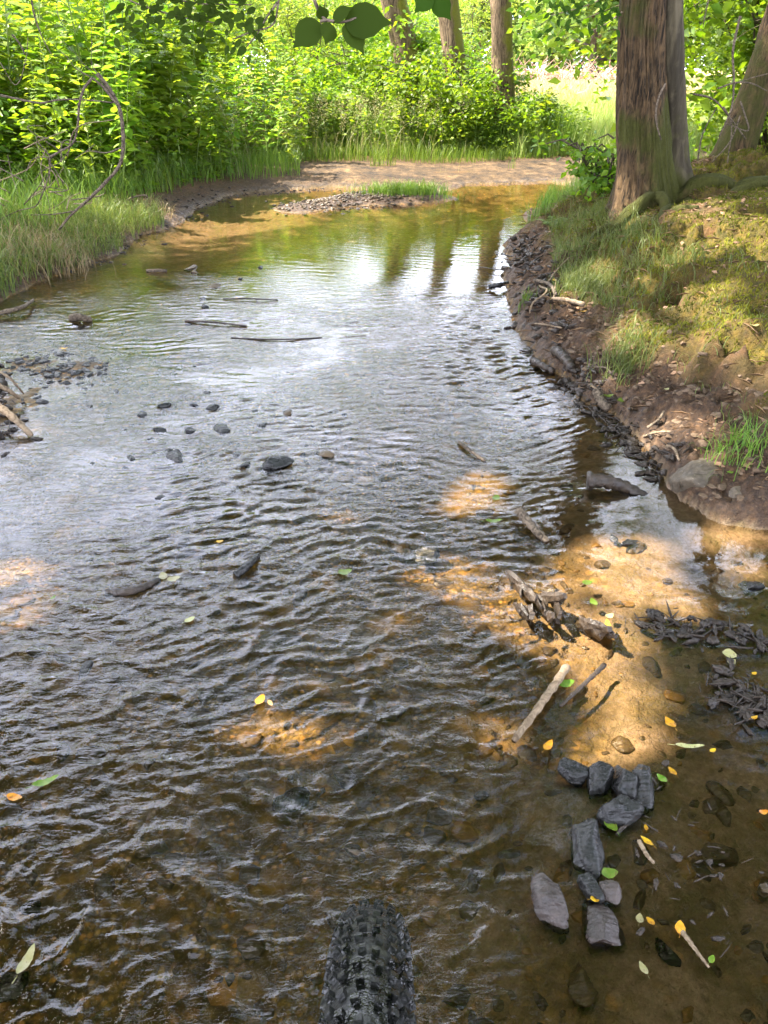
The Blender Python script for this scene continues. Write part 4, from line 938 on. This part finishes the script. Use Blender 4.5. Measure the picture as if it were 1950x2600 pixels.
stick('shore_twig', [t_(1640, 1110, .02), t_(1668, 1090, .03), t_(1680, 1072, .03)], .006, .005, 'twig', 'brown twig on the soil above the waterline', group=gm)
stick('shore_twig', [t_(1632, 1120, .01), t_(1660, 1118, .02), t_(1700, 1118, .02)], .005, .003, 'palewood', 'flat thin twig on the soil by the waterline', group=gm)
stick('shore_twig', [t_(1690, 1150, .01), t_(1705, 1165, .02), t_(1722, 1178, .01)], .006, .004, 'palewood', 'short pale twig above the boulder', group=gm)
stick('shore_twig', [g(1242, 728, .02), g(1265, 724, .035), g(1290, 718, .03)], .016, .012, 'slate', 'blue-grey wet stick jutting from the mud into the water', group=gm)
stick('shore_twig', [g(1216, 678), g(1250, 682, .02), g(1288, 688, .02)], .004, .003, 'darkwood', 'thin twig over the bright water by the mud', group=gm)
stick('shore_twig', [t_(1560, 985, .01), t_(1530, 960, .02), t_(1505, 945, .02)], .005, .004, 'twig', 'twig at the grass tuft above the mud', group=gm)
stick('shore_twig', [t_(1495, 985, .01), t_(1510, 1000, .02), t_(1530, 1015, .01)], .005, .004, 'palewood', 'thin pale twig on the wet mud edge', group=gm)
stick('shore_log', [t_(1408, 902, .02), t_(1430, 922, .025), t_(1452, 948, .015)], .024, .02, 'darkwood', 'short rotten log on the mud edge', 'log', n=12)
stick('shore_log', [g(1352, 916, .01), g(1380, 930, .02), g(1406, 944, .01)], .018, .014, 'darkwood', 'dark wood chunk in the water at the mud edge', 'log', n=12)
stick('shore_log', [t_(1510, 1020, .02), t_(1528, 1038, .02), t_(1545, 1050, .01)], .020, .018, 'twig', 'brown wood chunk on the wet mud', 'log', n=12)
stick('shore_root', [g(1810, 1276, .01), g(1850, 1305, .01), g(1900, 1322, .012), g(1960, 1318, .02)], .006, .005, 'darkwood', 'thin root running along the foot of the rubble', 'root')
# driftwood at the left edge
dw = 'driftwood heap at the left edge'
stick('driftwood_piece', [g(-60, 1000, .10), g(20, 1050, .06), g(80, 1105, .01)], .022, .010, 'palewood', 'grey pointed driftwood stick at the left edge reaching into the water', group=dw)
stick('driftwood_piece', [g(-60, 960, .12), g(10, 985, .08), g(50, 1010, .03)], .014, .008, 'palewood', 'paler driftwood stick on top of the left heap', group=dw)
stick('driftwood_piece', [g(-30, 930, .12), g(30, 965, .10), g(60, 1000, .02)], .006, .004, 'palewood', 'thin bent twig on the left driftwood heap', group=dw)
stone('mud_clump', -40, 985, 90, 1.1, .6, .3, 'darkwood', 'dark lump of mud and roots under the left driftwood', 777, None, .0, .4, cat='mud clump')
stone('mud_clump', -50, 1105, 80, 1.2, .5, .3, 'mossrock', 'mossy lump at the left edge below the driftwood', 778, None, .0, .4, cat='mud clump')
def shard(mb, p, L, w_, az, el, rng):
    d = np.array([math.cos(az)*math.cos(el), math.sin(az)*math.cos(el), math.sin(el)]); t = np.linspace(-.5, .5, 7)
    P = p+d*L*t[:, None]+rng.normal(0, w_*.10, (7, 3)); rad = w_*np.array([.55, .9, 1, .95, .85, .6, .12])*(.85+.3*rng.random(7))
    b = mb.n; tube(mb, P, rad, 6, rough=.5, seed=int(rng.integers(0, 999)), flat=.35+.3*rng.random())
# rotten bark stack in the right shallows
rb = empty('rotten_stump', G(1375, 1515)); tag(rb, 'rotten upright wood splinters in the sandy shallows right of centre', 'wood')
rs = random.Random(17)
for i, (u, v, l) in enumerate([(1312, 1475, 70), (1330, 1500, 80), (1352, 1510, 95), (1372, 1530, 70), (1392, 1520, 85), (1412, 1540, 70), (1345, 1555, 50), (1392, 1565, 50), (1490, 1590, 62), (1512, 1600, 66), (1535, 1605, 56), (1322, 1550, 45)]):
    p = G(u, v, .006)-np.array(rb.location); L = pxm(G(u, v), l); mb = MB(); rg = np.random.default_rng(70+i)
    shard(mb, p, L*1.9, .013+.008*rs.random(), R(96)+rs.uniform(-.25, .3), -.45+rs.uniform(-.25, .3), rg)
    shard(mb, p+rg.normal(0, .008, 3), L, .010, R(96)+rs.uniform(-.4, .4), -.2, rg)
    mb.build('splinter', M['darkwood'], rb, smooth=False)
# debris ridges of wet mud and wood on the right
def debris(name, label, uv0, uv1, n, s0, seed, spread=.03, mat='darkwood'):
    rng = np.random.default_rng(seed); mb = MB(); a = G(*uv0); b = G(*uv1)
    for i in range(n):
        t = rng.random(); p = a*(1-t)+b*t+rng.normal(0, spread, 3)*np.array([1, 1, .0]); p[2] = max(H(p[0], p[1]), -.005)+.006
        V, Fc = IV2, IF2; s = s0*(.35+.9*rng.random()); an = rng.random()*3.14; c, s_ = math.cos(an), math.sin(an)
        V = V*(.85+1.3*(fbm(V[:, 0]*2.2+i, V[:, 1]*2.2, i, 3, V[:, 2]*2.2)-.5))[:, None]*np.array([s*(.8+.8*rng.random()), s*(.25+.5*rng.random()), s*.5])
        if i % 5 < 2: shard(mb, p+[0, 0, .004], s*(2+3*rng.random()), s*.22, an, rng.normal(0, .25), rng)
        else: mb.add(V@np.array([[c, -s_, 0], [s_, c, 0], [0, 0, 1]]).T+p, Fc)
    return tag(mb.build(name, M[mat], kind='stuff'), label, 'debris')
debris('wet_debris', 'ridge of black wet debris across the right shallows', (1640, 1590), (1990, 1625), 110, .017, 3)
debris('wet_debris', 'dark wet debris at the right edge below the pale leaves', (1830, 1730), (1990, 1850), 90, .017, 4)
debris('wet_debris', 'scattered wet grit among the lower right leaves', (1650, 2050), (1800, 2300), 50, .009, 5, .06)
debris('wet_debris', 'black wet debris along the foot of the right bank', (1440, 960), (1690, 1215), 260, .02, 6, .035)
debris('wet_debris', 'dark root and mud litter at the left edge', (-60, 930), (10, 1130), 160, .02, 8, .05)
debris('wet_debris', 'black churned mud lumps along the upper right shore', (1320, 640), (1400, 900), 320, .028, 7, .07)

for i, (a, b) in enumerate([((170, 690), (330, 615)), ((330, 610), (560, 505)), ((560, 500), (820, 480))]):
    debris('shore_debris', ['twigs and clods on the left mud shore by the drooping grass', 'twigs and clods on the left mud shore in the middle', 'twigs and clods on the left mud shore near the gravel bar'][i], a, b, 90, .016, 30+i, .11)
M['soil'] = m_rock('brown soil', (.045, .028, .016), (.15, .10, .06), 1.)
rng = np.random.default_rng(91); P = scatter(2600, (.8, 3.2), (1.9, 3.9), lambda x, y, f: (f[6] > .03) & (f[1] > .3), rng)
pebbles('soil_crumbs', P, .004, .022, 'soil', 'loose crumbs of brown soil on the bare right bank', rng, .0)
# dead arched branch on the left
def zz_(x, y, Y=5.7): return Q(x/3.16, y/3.16, Y)
ab = tag(empty('arched_branch'), 'bare dead branch arching down to the left bank', 'branch')
def br(pts, r0, r1, Y=5.7, nm='twig', m_='twig'):
    P = spline([zz_(a, b, Y+(c[0] if c else 0)) for a, b, *c in pts], 36); mb = MB(); tube(mb, P, np.linspace(r0, r1, len(P))*.6, 8, rough=.2, seed=len(pts)); mb.build(nm, M[m_], ab)
br([(470, 1845), (560, 1735), (700, 1610), (850, 1460), (965, 1310), (988, 1180), (985, 1040), (950, 850), (880, 720), (780, 590)], .013, .024, nm='main_stem')
br([(740, 625), (820, 690), (900, 790), (950, 850)], .012, .016, 5.67)
br([(740, 625), (670, 720), (635, 850), (625, 1000), (575, 1160), (480, 1215), (400, 1260)], .014, .011, 5.66)
br([(400, 1260), (405, 1330), (370, 1470), (330, 1580), (300, 1640), (150, 1690), (-60, 1790)], .009, .004, 5.66)
br([(560, 1200), (480, 1300), (340, 1370), (270, 1450)], .006, .003, 5.66)
br([(-20, 760), (120, 790), (330, 825), (480, 800), (640, 800), (930, 825)], .012, .006, 5.66)
br([(480, 795), (450, 750)], .006, .003, 5.66)
br([(980, 1185), (860, 1225), (700, 1215), (600, 1275)], .009, .004, 5.7)
br([(690, 1215), (760, 1160)], .005, .003, 5.7)
br([(585, 1695), (420, 1720), (250, 1725)], .008, .004, 5.7)
br([(740, 625), (600, 540), (520, 440), (450, 390)], .007, .003, 5.7)
br([(780, 590), (740, 530), (735, 400), (735, 200)], .005, .002, 5.7)
br([(760, 600), (660, 500), (560, 380), (500, 330)], .004, .002, 5.72)
br([(355, 1500), (400, 1680), (400, 1760)], .004, .002, 5.66)
br([(320, 1490), (530, 1525)], .006, .003, 5.6)
br([(0, 500), (120, 680), (210, 460), (225, 300)], .006, .004, 6.2)
br([(250, -20), (270, 100), (330, 280), (420, 450)], .012, .005, 6.3)
br([(100, 280), (150, 340), (200, 430)], .010, .008, 6.2)
br([(500, 200), (460, 100), (460, -10)], .005, .004, 5.9)
dt = tag(empty('dead_twigs'), 'tangle of thin bare dead twigs at the far left edge beneath the tall plants', 'twigs')
rng = np.random.default_rng(77)
for i in range(26):
    x0, y0 = rng.uniform(-60, 620), rng.uniform(1180, 1760); a_ = rng.uniform(-2.9, -.3); L_ = rng.uniform(140, 480); bnd = rng.normal(0, 90)
    x1, y1 = x0+L_*math.cos(a_), y0+L_*math.sin(a_); mb = MB(); Yt = rng.uniform(5.6, 6.3)
    Pq = spline([zz_(x0, y0, Yt), zz_((x0+x1)/2+bnd, (y0+y1)/2+bnd*.4, Yt+rng.normal(0, .1)), zz_(x1, y1, Yt+rng.normal(0, .15))], 12)
    tube(mb, Pq, np.linspace(.005, .002, len(Pq)), 5, rough=.2, seed=i); mb.build('twig', M['palewood' if i % 3 == 0 else 'twig'], dt)
ab2 = tag(empty('shore_branch'), 'small bent twig hanging over the left shoreline', 'branch')
mb = MB(); Yb = 7.2
tube(mb, spline([Q(x/3.16, y/3.16, Yb) for x, y in [(1170, 1690), (1175, 1570), (1100, 1575), (1010, 1620), (1050, 1720), (1120, 1800), (1175, 1890)]], 30), np.linspace(.006, .009, 31)[:31] if False else .007, 6, rough=.1)
mb.build('twig', M['twig'], ab2)
# thin bare twigs around the leaning tree
tw = tag(empty('bare_twigs'), 'thin bare arching twigs in front of the leaning tree', 'twigs')
def qz(x, y, Y): return Q(1500+x/3.687, y/3.687, Y)
for pts, r_ in [([(1190, 830), (1330, 780), (1480, 775), (1650, 850)], .006), ([(1660, 690), (1500, 730), (1330, 790)], .004), ([(960, 880), (1130, 920), (1300, 1100), (1450, 1300)], .007), ([(1240, 1000), (1300, 1100), (1280, 1530)], .006),
                ([(1400, 950), (1450, 1100), (1480, 1210), (1250, 1150)], .006), ([(1100, 0), (1060, 200), (1050, 260)], .005), ([(1400, 150), (1330, 480), (1340, 760), (1320, 1000), (1200, 1280)], .009), ([(1400, 1080), (1300, 1330), (1130, 1520)], .006), ([(1000, 1500), (1050, 1250), (1180, 1000)], .006), ([(700, 780), (640, 900), (610, 1080), (625, 1200), (660, 1310)], .006)]:
    mb = MB(); P = spline([qz(a, b, 5.05 if a < 720 else 5.9) for a, b in pts], 20); tube(mb, P, np.linspace(r_, r_*.6, len(P)), 6, rough=.1); mb.build('twig', M['twig'], tw)
# dead brush at the end of the meadow
db = tag(empty('dead_brush', (9.5, 50, 0)), 'brown heap of dead brush at the far end of the meadow', 'brush')
rng = np.random.default_rng(5); mb = MB()
for i in range(420):
    x = rng.uniform(-7, 5.5); b = np.array([x, rng.normal(0, .8), .2]); L = .7+1.1*rng.random()*(1.2-.5*(x+7)/12); a = rng.random()*6.28
    d = np.array([math.cos(a)*.8, math.sin(a)*.5, .35+.7*rng.random()]); P = np.array([b, b+d*L*.5+rng.normal(0, .08, 3), b+d*L+[0, 0, -.15]]); tube(mb, P, [.028, .02, .01], 4, cap=False)
mb.build('twigs', M['brush'], db, kind='stuff'); db.location.z = H(9.5, 50)

# ------------------------------------------------------------------ hanging leafy branches in front
def hang(name, label, Y_, stemz, leaves, r_=.0022, mat='nearleaf', wdt=1.25):
    o = tag(empty(name), label, 'branch'); mb = MB()
    for s in stemz:
        P = spline([Q(u, v, Y_) for u, v in s], 16); tube(mb, P, np.linspace(r_*1.6, r_, len(P)), 6)
    mb.build('twig', M['twig'], o)
    lf = MB(); rng = np.random.default_rng(int(Y_*10))
    for (u0, v0, u1, v1, w_) in leaves:
        a = Q(u0, v0, Y_); b = Q(u1, v1, Y_-.01); D = b-a; L = np.linalg.norm(D)
        big = [[0, 0, 0], [.06, .20, .02], [.22, .36, .04], [.45, .42, .04], [.68, .34, .02], [.86, .13, -.03], [1.06, .015, -.10], [.86, -.11, -.03], [.68, -.34, .02], [.45, -.42, .04], [.22, -.36, .04], [.06, -.2, .02], [.3, 0, 0], [.65, 0, 0]]
        t = np.array(big); D = unit(D); N = unit(np.array([0.45*rng.normal(), -1, .25+.3*rng.normal()])); B = unit(np.cross(N, D)); N = np.cross(D, B)
        V = a+L*(t[:, :1]*D+t[:, 1:2]*w_*B+t[:, 2:3]*N)
        lf.add(V, [[0, 1, 2, 12], [12, 2, 3, 13], [13, 3, 4, 5], [13, 5, 6, 7], [13, 7, 8, 9], [12, 13, 9, 10], [0, 12, 10, 11]], rng.random())
    lf.build('leaves', M[mat], o); return o
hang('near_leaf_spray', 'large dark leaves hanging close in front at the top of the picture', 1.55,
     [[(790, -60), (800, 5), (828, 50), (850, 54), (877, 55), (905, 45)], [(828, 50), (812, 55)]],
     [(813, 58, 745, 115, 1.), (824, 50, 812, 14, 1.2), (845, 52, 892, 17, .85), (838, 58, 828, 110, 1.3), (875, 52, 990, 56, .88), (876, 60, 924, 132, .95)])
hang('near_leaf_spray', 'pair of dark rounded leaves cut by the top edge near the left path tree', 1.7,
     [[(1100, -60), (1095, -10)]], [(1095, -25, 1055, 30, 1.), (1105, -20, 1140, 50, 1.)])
sm = []
rs = random.Random(4)
for (u, v) in [(560, 92), (600, 60), (615, 35), (640, 75), (655, 95), (625, 120), (598, 120), (640, 60), (665, 85), (580, 115), (690, 20), (672, 55), (700, 40), (612, 100), (635, 140)]:
    a = rs.uniform(.5, 2.6); l = rs.uniform(22, 34); sm.append((u, v, u+l*math.cos(a), v+l*math.sin(a), rs.uniform(.5, .75)))
hang('hanging_twig', 'dark leafy twig hanging over the middle of the tall plants', 3.2, [[(712, -30), (705, 20), (695, 60), (640, 80), (590, 100)], [(705, 5), (680, 40), (650, 90), (625, 120)]], sm)
sm = []
for i in range(130):
    t = rs.random(); u = 300+t*330+rs.gauss(0, 22); v = 15+rs.gauss(0, 32)+(50 if u < 520 and u > 440 else 0)*rs.random()
    a = rs.uniform(-.3, 3.3); l = rs.uniform(18, 32); sm.append((u, v, u+l*math.cos(a), v+l*math.sin(a), rs.uniform(.5, .75)))
hang('hanging_twig', 'dense leafy spray along the top edge above the left plants', 3.9, [[(250, -40), (350, 10), (470, 45), (560, 60)], [(350, -30), (480, 5), (640, 12)]], sm)
sm = []
for i in range(70):
    t = rs.random(); u = 1370+t*200; v = 14+rs.gauss(0, 26)+(55 if rs.random() < .25 else 0); a = rs.uniform(.0, 3.1); l = rs.uniform(14, 26); sm.append((u, v, u+l*math.cos(a), v+l*math.sin(a), rs.uniform(.5, .75)))
hang('hanging_twig', 'leafy spray hanging over the meadow opening beside the bank tree', 4.6, [[(1580, -30), (1500, 10), (1400, 40)], [(1580, 30), (1540, 60), (1500, 80)]], sm)
sm = []
for i in range(46):
    u = 1290+rs.random()*150; v = 60+rs.gauss(0, 45)+ (u-1290)*.2; a = rs.uniform(.0, 3.1); l = rs.uniform(14, 24); sm.append((u, v, u+l*math.cos(a), v+l*math.sin(a), rs.uniform(.5, .75)))
hang('hanging_twig', 'thin leafy twig beside the straight tree behind the path', 9, [[(1440, -30), (1390, 50), (1320, 90)]], sm, mat='beech')

# ------------------------------------------------------------------ ferns, tufts
def fern(u, v, s, label, seed, Yf=None):
    rng = np.random.default_rng(seed); p = T(u, v); o = tag(empty('fern', p), label, 'fern', 'ferns on the banks'); mb = MB(); lf = MB()
    for k in range(7):
        a = k*.9+rng.random(); L = s*(.8+.4*rng.random()); t = np.linspace(0, 1, 12)[:, None]; d = np.array([math.cos(a), math.sin(a), 0])
        P = d*L*.9*t+np.array([0, 0, 1])*L*(.9*t-.75*t**2); tube(mb, P, np.linspace(.003, .001, 12), 4, cap=False)
        q = np.repeat(P[2:], 2, 0); sd_ = np.array([-d[1], d[0], .1]); D = np.tile(np.stack([sd_+d*.5, -sd_+d*.5]), (10, 1)); f = np.repeat(np.linspace(1, .15, 10), 2)
        leafset(lf, q, D, np.tile([0, 0, 1.], (20, 1)), L*.30*f, .5, '8', rng)
    mb.build('fronds', M['stem'], o); lf.build('leaflets', M['grass'], o)
fern(1400, 575, .16, 'pale green fern at the stream bend', 1); fern(1230, 330, .5, 'fern at the foot of the path trees', 2); fern(100, 420, .35, 'fern on the left bank behind the arched branch', 3)
def tuft(u, v, n, h, mat, label, seed, r_=.06, wd=.003, P0=None, sq=1., nm='grass_tuft'):
    rng = np.random.default_rng(seed); p = T(u, v) if P0 is None else P0; x = p[0]+rng.normal(0, r_, n); y = p[1]+rng.normal(0, r_*sq, n)
    zt = fields(x, y)[0]; P = np.stack([x-p[0], y-p[1], zt-p[2]], -1); mb = MB(); blades(mb, P, h*(.5+.7*rng.random(n)), wd, rng, .7, 4, droop=.7)
    o = mb.build(nm, M[mat]); o.location = tuple(p); return tag(o, label, 'grass tuft')
tuft(1590, 945, 320, .15, 'grassdull', 'spiky grass tuft at the foot of the mossy bank', 1, .06)
tuft(1870, 1150, 160, .10, 'grass', 'small sunlit grass tuft on the bare soil near the right edge', 2, .05)
tuft(1480, 740, 500, .14, 'grassdull', 'long thin grass clump beside the pale twigs', 3, .085)
tuft(1330, 800, 60, .08, 'grass', 'tiny green tuft on the dark mud', 4, .02, P0=T(1335, 775))
tuft(0, 0, 1500, .17, 'grass', 'grassy islet on the gravel bar in the far pool', 5, .23, .005, np.array([ISL[0], ISL[1], H(ISL[0], ISL[1])]), .4, 'grass_islet')
tuft(0, 0, 380, .27, 'dry', 'straw-coloured grass clump drooping at the left edge', 6, .16, .004, T(110, 660), 1.)
for i, (u, v) in enumerate([(330, 470), (390, 480), (240, 500)]):
    tuft(u, v, 60, .55, 'grass', ['upright broad grass stalks just inside the arched branch', 'tall grass stalks right of the arched branch', 'tall grass stalks at the left of the arched branch'][i], 20+i, .12, .009)

# ------------------------------------------------------------------ fallen leaves on the water and stones
def fleaf(u, v, L, Wd, rot, mat, label, z=.008, seed=0):
    p = G(u, v, z); s = pxm(p, L); rng = np.random.default_rng(seed+int(u)); n = 12
    t = np.linspace(0, 1, n); wv = np.sin(np.pi*t**.8)**.8*Wd*.5*(1+.06*np.sin(t*25)); cur = (.10+.5*rng.random())*(t-.5)**2
    Lf = np.stack([t-.5, wv, cur+.05*wv*4*.5+.03*np.sin(t*9)], -1); Mi = np.stack([t-.5, 0*t, cur], -1); Rt = np.stack([t-.5, -wv, cur+.05*wv*4*.5], -1)
    V = np.concatenate([Lf, Mi, Rt])*s; c, s_ = math.cos(rot), math.sin(rot); V = V@np.array([[c, -s_, 0], [s_, c, 0], [0, 0, 1]]).T
    F = [[i, i+1, n+i+1, n+i] for i in range(n-1)]+[[n+i, n+i+1, 2*n+i+1, 2*n+i] for i in range(n-1)]
    mb = MB(); mb.add(V, F); tube(mb, (np.array([[-.5, 0, .025], [-.62, .01, .03], [-.75, .03, .02]])*s)@np.array([[c, -s_, 0], [s_, c, 0], [0, 0, 1]]).T, .012*s, 5)
    o = mb.build('fallen_leaf', M[mat]); o.location = tuple(p); return tag(o, label, 'leaf', 'fallen leaves on the stream')
FL = [(661, 1776, 38, .6, 1.2, 'ly', 'bright yellow leaf alone in the rippled middle'), (686, 1785, 24, .5, -1., 'lb', 'little brown leaf beside the lone yellow one'),
      (1392, 1893, 42, .5, .9, 'ly', 'yellow leaf below the thick pale stick'), (1701, 1835, 40, .6, 1.9, 'ly', 'yellow leaf on the sunlit sand at the right'),
      (1544, 1592, 62, .28, 1.45, 'lo', 'long orange-yellow leaf stuck on the splintered wood'), (1548, 1564, 26, .7, .6, 'lp', 'pale leaf tip above the long orange leaf'),
      (1492, 1479, 30, .7, .2, 'lg', 'green leaf above the splintered wood'), (1507, 1529, 32, .6, 1.7, 'lg', 'dark green leaf on the splintered wood'),
      (1439, 1735, 46, .6, .4, 'lg', 'sunken green leaf across the thick pale stick'), (1751, 1894, 74, .2, -.05, 'lp', 'long pale green leaf on the right sand'),
      (1852, 1660, 38, .9, 1.2, 'lp', 'round cream leaf in the right shallows'), (1858, 1682, 28, .7, .5, 'lp', 'smaller cream leaf under the round one'),
      (1915, 1710, 16, .7, .5, 'ly', 'tiny yellow leaf at the right edge'), (1810, 1905, 20, .6, .5, 'ly', 'tiny yellow leaf right of the long pale one'),
      (1680, 1976, 32, .6, 2.2, 'lg', 'green leaf above the slate pile on the right'), (1707, 1958, 30, .5, 2., 'ly', 'yellow leaf beside the green one above the slate pile'),
      (1548, 2091, 54, .5, 2.0, 'lg', 'bright green leaf between the slate pile and the long slab'), (1548, 2217, 44, .7, .1, 'lg', 'crumpled green leaf over the dark gap by the long slab'),
      (1513, 2282, 30, .6, .1, 'ly', 'yellow leaf on top of the pinkish slab'), (1642, 2135, 38, .4, 2.3, 'ly', 'slim yellow leaf right of the long slab'),
      (1727, 2355, 40, .65, 1.2, 'lo', 'orange-yellow leaf at the end of the pale twig'), (1624, 2332, 28, .7, 1.2, 'lp', 'cream leaf right of the pinkish slab'),
      (1651, 2338, 26, .6, 2.2, 'ly', 'yellow leaf beside the cream one'), (1633, 2458, 36, .5, 1.9, 'lp', 'dull pale leaf below the pinkish slab'),
      (1939, 2062, 26, .6, .2, 'lo', 'small orange leaf at the right edge'), (1807, 2435, 26, .6, .8, 'lg', 'small green leaf at the end of the pale twig'),
      (38, 2025, 44, .5, -.2, 'lo', 'orange leaf at the left edge'), (117, 1985, 66, .35, .5, 'lg', 'long green leaf near the left edge'),
      (68, 2438, 80, .35, 1.4, 'lp', 'pale grey-green leaf at the lower left edge'), (414, 1462, 36, .6, 1.9, 'lp', 'upright pale leaf by the sodden stick'), (441, 1470, 34, .7, .4, 'lp', 'rounded pale leaf by the sodden stick'),
      (876, 1453, 38, .7, .3, 'lg', 'green leaf on the middle ripples'), (558, 1375, 18, .7, .3, 'ly', 'tiny yellow leaf above the grey stub'), (135, 1517, 18, .6, 1.2, 'lg', 'tiny green leaf at the left below the reflection'),
      (482, 1573, 30, .6, .8, 'lp', 'olive leaf in the left ripples'), (1260, 1264, 30, .7, 1.2, 'lg', 'green leaf in the ripples above the driftwood chunk'), (1254, 1323, 44, .4, .1, 'lg', 'olive leaf left of the driftwood chunk'),
      (163, 885, 18, .5, .1, 'lo', 'small orange leaf on the left gravel'), (606, 757, 16, .4, .1, 'lo', 'small orange leaf on the thin floating stick'), (1915, 1822, 22, .5, .4, 'ly', 'small yellow leaf by the right debris'),
      (1640, 2100, 20, .5, 1.4, 'ly', 'tiny yellow leaf right of the bright green one')]
for i, (u, v, L, W_, a, m_, lb) in enumerate(FL): fleaf(u, v, L, W_, a, m_, lb, [.011, .006, .003][i % 3], i)
for i, (u, v, L, a, m_, lb) in enumerate([(1542, 1021, 28, .1, 'lg', 'green leaf lying on the wet mud edge'), (1574, 1038, 34, 1.3, 'lg', 'upright green leaf at the mud edge'), (1690, 1000, 18, .5, 'lp', 'tiny pale leaf on the bare soil'), (1905, 870, 30, .2, 'lp', 'pale slim leaf on the moss at the right edge'), (1850, 1215, 24, .6, 'lg', 'small green leaf above the rubble stones'), (1480, 800, 22, .4, 'ly', 'yellow leaf at the pale twig'), (1405, 720, 20, 1.2, 'ly', 'yellow leaf high on the mud')]):
    p = T(u, v, .012); o = fleaf(u, v, L, .6, a, m_, lb, p[2], 60+i)
    o.location = tuple(p)

# ------------------------------------------------------------------ bicycle (front wheel in the water below the camera)
bk = tag(empty('bicycle', (-.012, .145, .29)), 'front end of a mountain bicycle with a wet knobbly tyre in the stream', 'bicycle')
fw = empty('front_wheel'); fw.parent = bk
RW = .341; rt = .0325
mb = MB(); nu, nv = 180, 26
uu = np.linspace(0, 2*np.pi, nu, endpoint=False); vv = np.linspace(0, 2*np.pi, nv, endpoint=False)
def torus_pt(a, b, r_): return np.stack([r_*np.sin(b), (RW+r_*np.cos(b))*np.cos(a), (RW+r_*np.cos(b))*np.sin(a)], -1)
A_, B_ = np.meshgrid(uu, vv, indexing='ij'); V = torus_pt(A_, B_, rt).reshape(-1, 3)
i = np.arange(nu)[:, None]; j = np.arange(nv)[None]; F = np.stack([i*nv+j, ((i+1) % nu)*nv+j, ((i+1) % nu)*nv+(j+1) % nv, i*nv+(j+1) % nv], -1).reshape(-1, 4)
mb.add(V, F)
def knob(a, b, da, db, h):
    vs = []
    for (r_, k) in ((rt-.001, 1.), (rt+h, .82)):
        for sa, sb in ((-1, -1), (1, -1), (1, 1), (-1, 1)): vs.append(torus_pt(np.array(a+sa*da*k), np.array(b+sb*db*k), r_))
    mb.add(np.array(vs), [[4, 5, 6, 7], [0, 1, 5, 4], [1, 2, 6, 5], [2, 3, 7, 6], [3, 0, 4, 7]])
nk = 120
for q in range(nk):
    a = q*2*np.pi/nk; o_ = (q % 2)
    for b, da, db, h, sh_ in ((-.16 if o_ else -.24, .009, .10, .0052, 0), (.16 if o_ else .24, .009, .10, .0052, .2), (-.56, .010, .10, .0052, .5), (.56, .010, .10, .0052, .5), (-.92 if o_ else -.86, .010, .09, .0052, 0), (.92 if o_ else .86, .010, .09, .0052, 0), (-1.28, .011, .11, .004, .5), (1.28, .011, .11, .004, .5)):
        knob(a+sh_*2*np.pi/nk, b, da, db, h)
mb.build('tyre', M['rubber'], fw, smooth=False)
mb = MB(); ring = np.stack([0*uu, (RW-.028)*np.cos(uu), (RW-.028)*np.sin(uu)], -1); tube(mb, np.vstack([ring, ring[:1]]), .011, 8, cap=False); mb.build('rim', M['metal'], fw)
mb = MB()
for q in range(28):
    a = q*2*np.pi/28; s = (-1)**q
    tube(mb, np.array([[s*.03, .02*math.cos(a), .02*math.sin(a)], [0, (RW-.03)*math.cos(a+.3*s), (RW-.03)*math.sin(a+.3*s)]]), .001, 4)
mb.build('spokes', M['metal'], fw); mb = MB(); tube(mb, np.array([[-.055, 0, 0], [.055, 0, 0]]), .015, 12); mb.build('hub', M['metal'], fw)
mb = MB()
for s in (-1, 1): tube(mb, np.array([[s*.055, 0, 0], [s*.058, -.09, .25], [s*.05, -.15, .42]]), [.014, .017, .018], 12)
tube(mb, np.array([[-.06, -.152, .43], [.06, -.152, .43]]), .02, 12); tube(mb, np.array([[0, -.15, .43], [0, -.21, .60]]), .02, 12); mb.build('fork', M['paint'], bk)
mb = MB(); tube(mb, spline([[-.36, -.30, .66], [-.15, -.26, .67], [0, -.22, .64], [.15, -.26, .67], [.36, -.30, .66]], 20), .013, 10); mb.build('handlebar', M['paint'], bk)
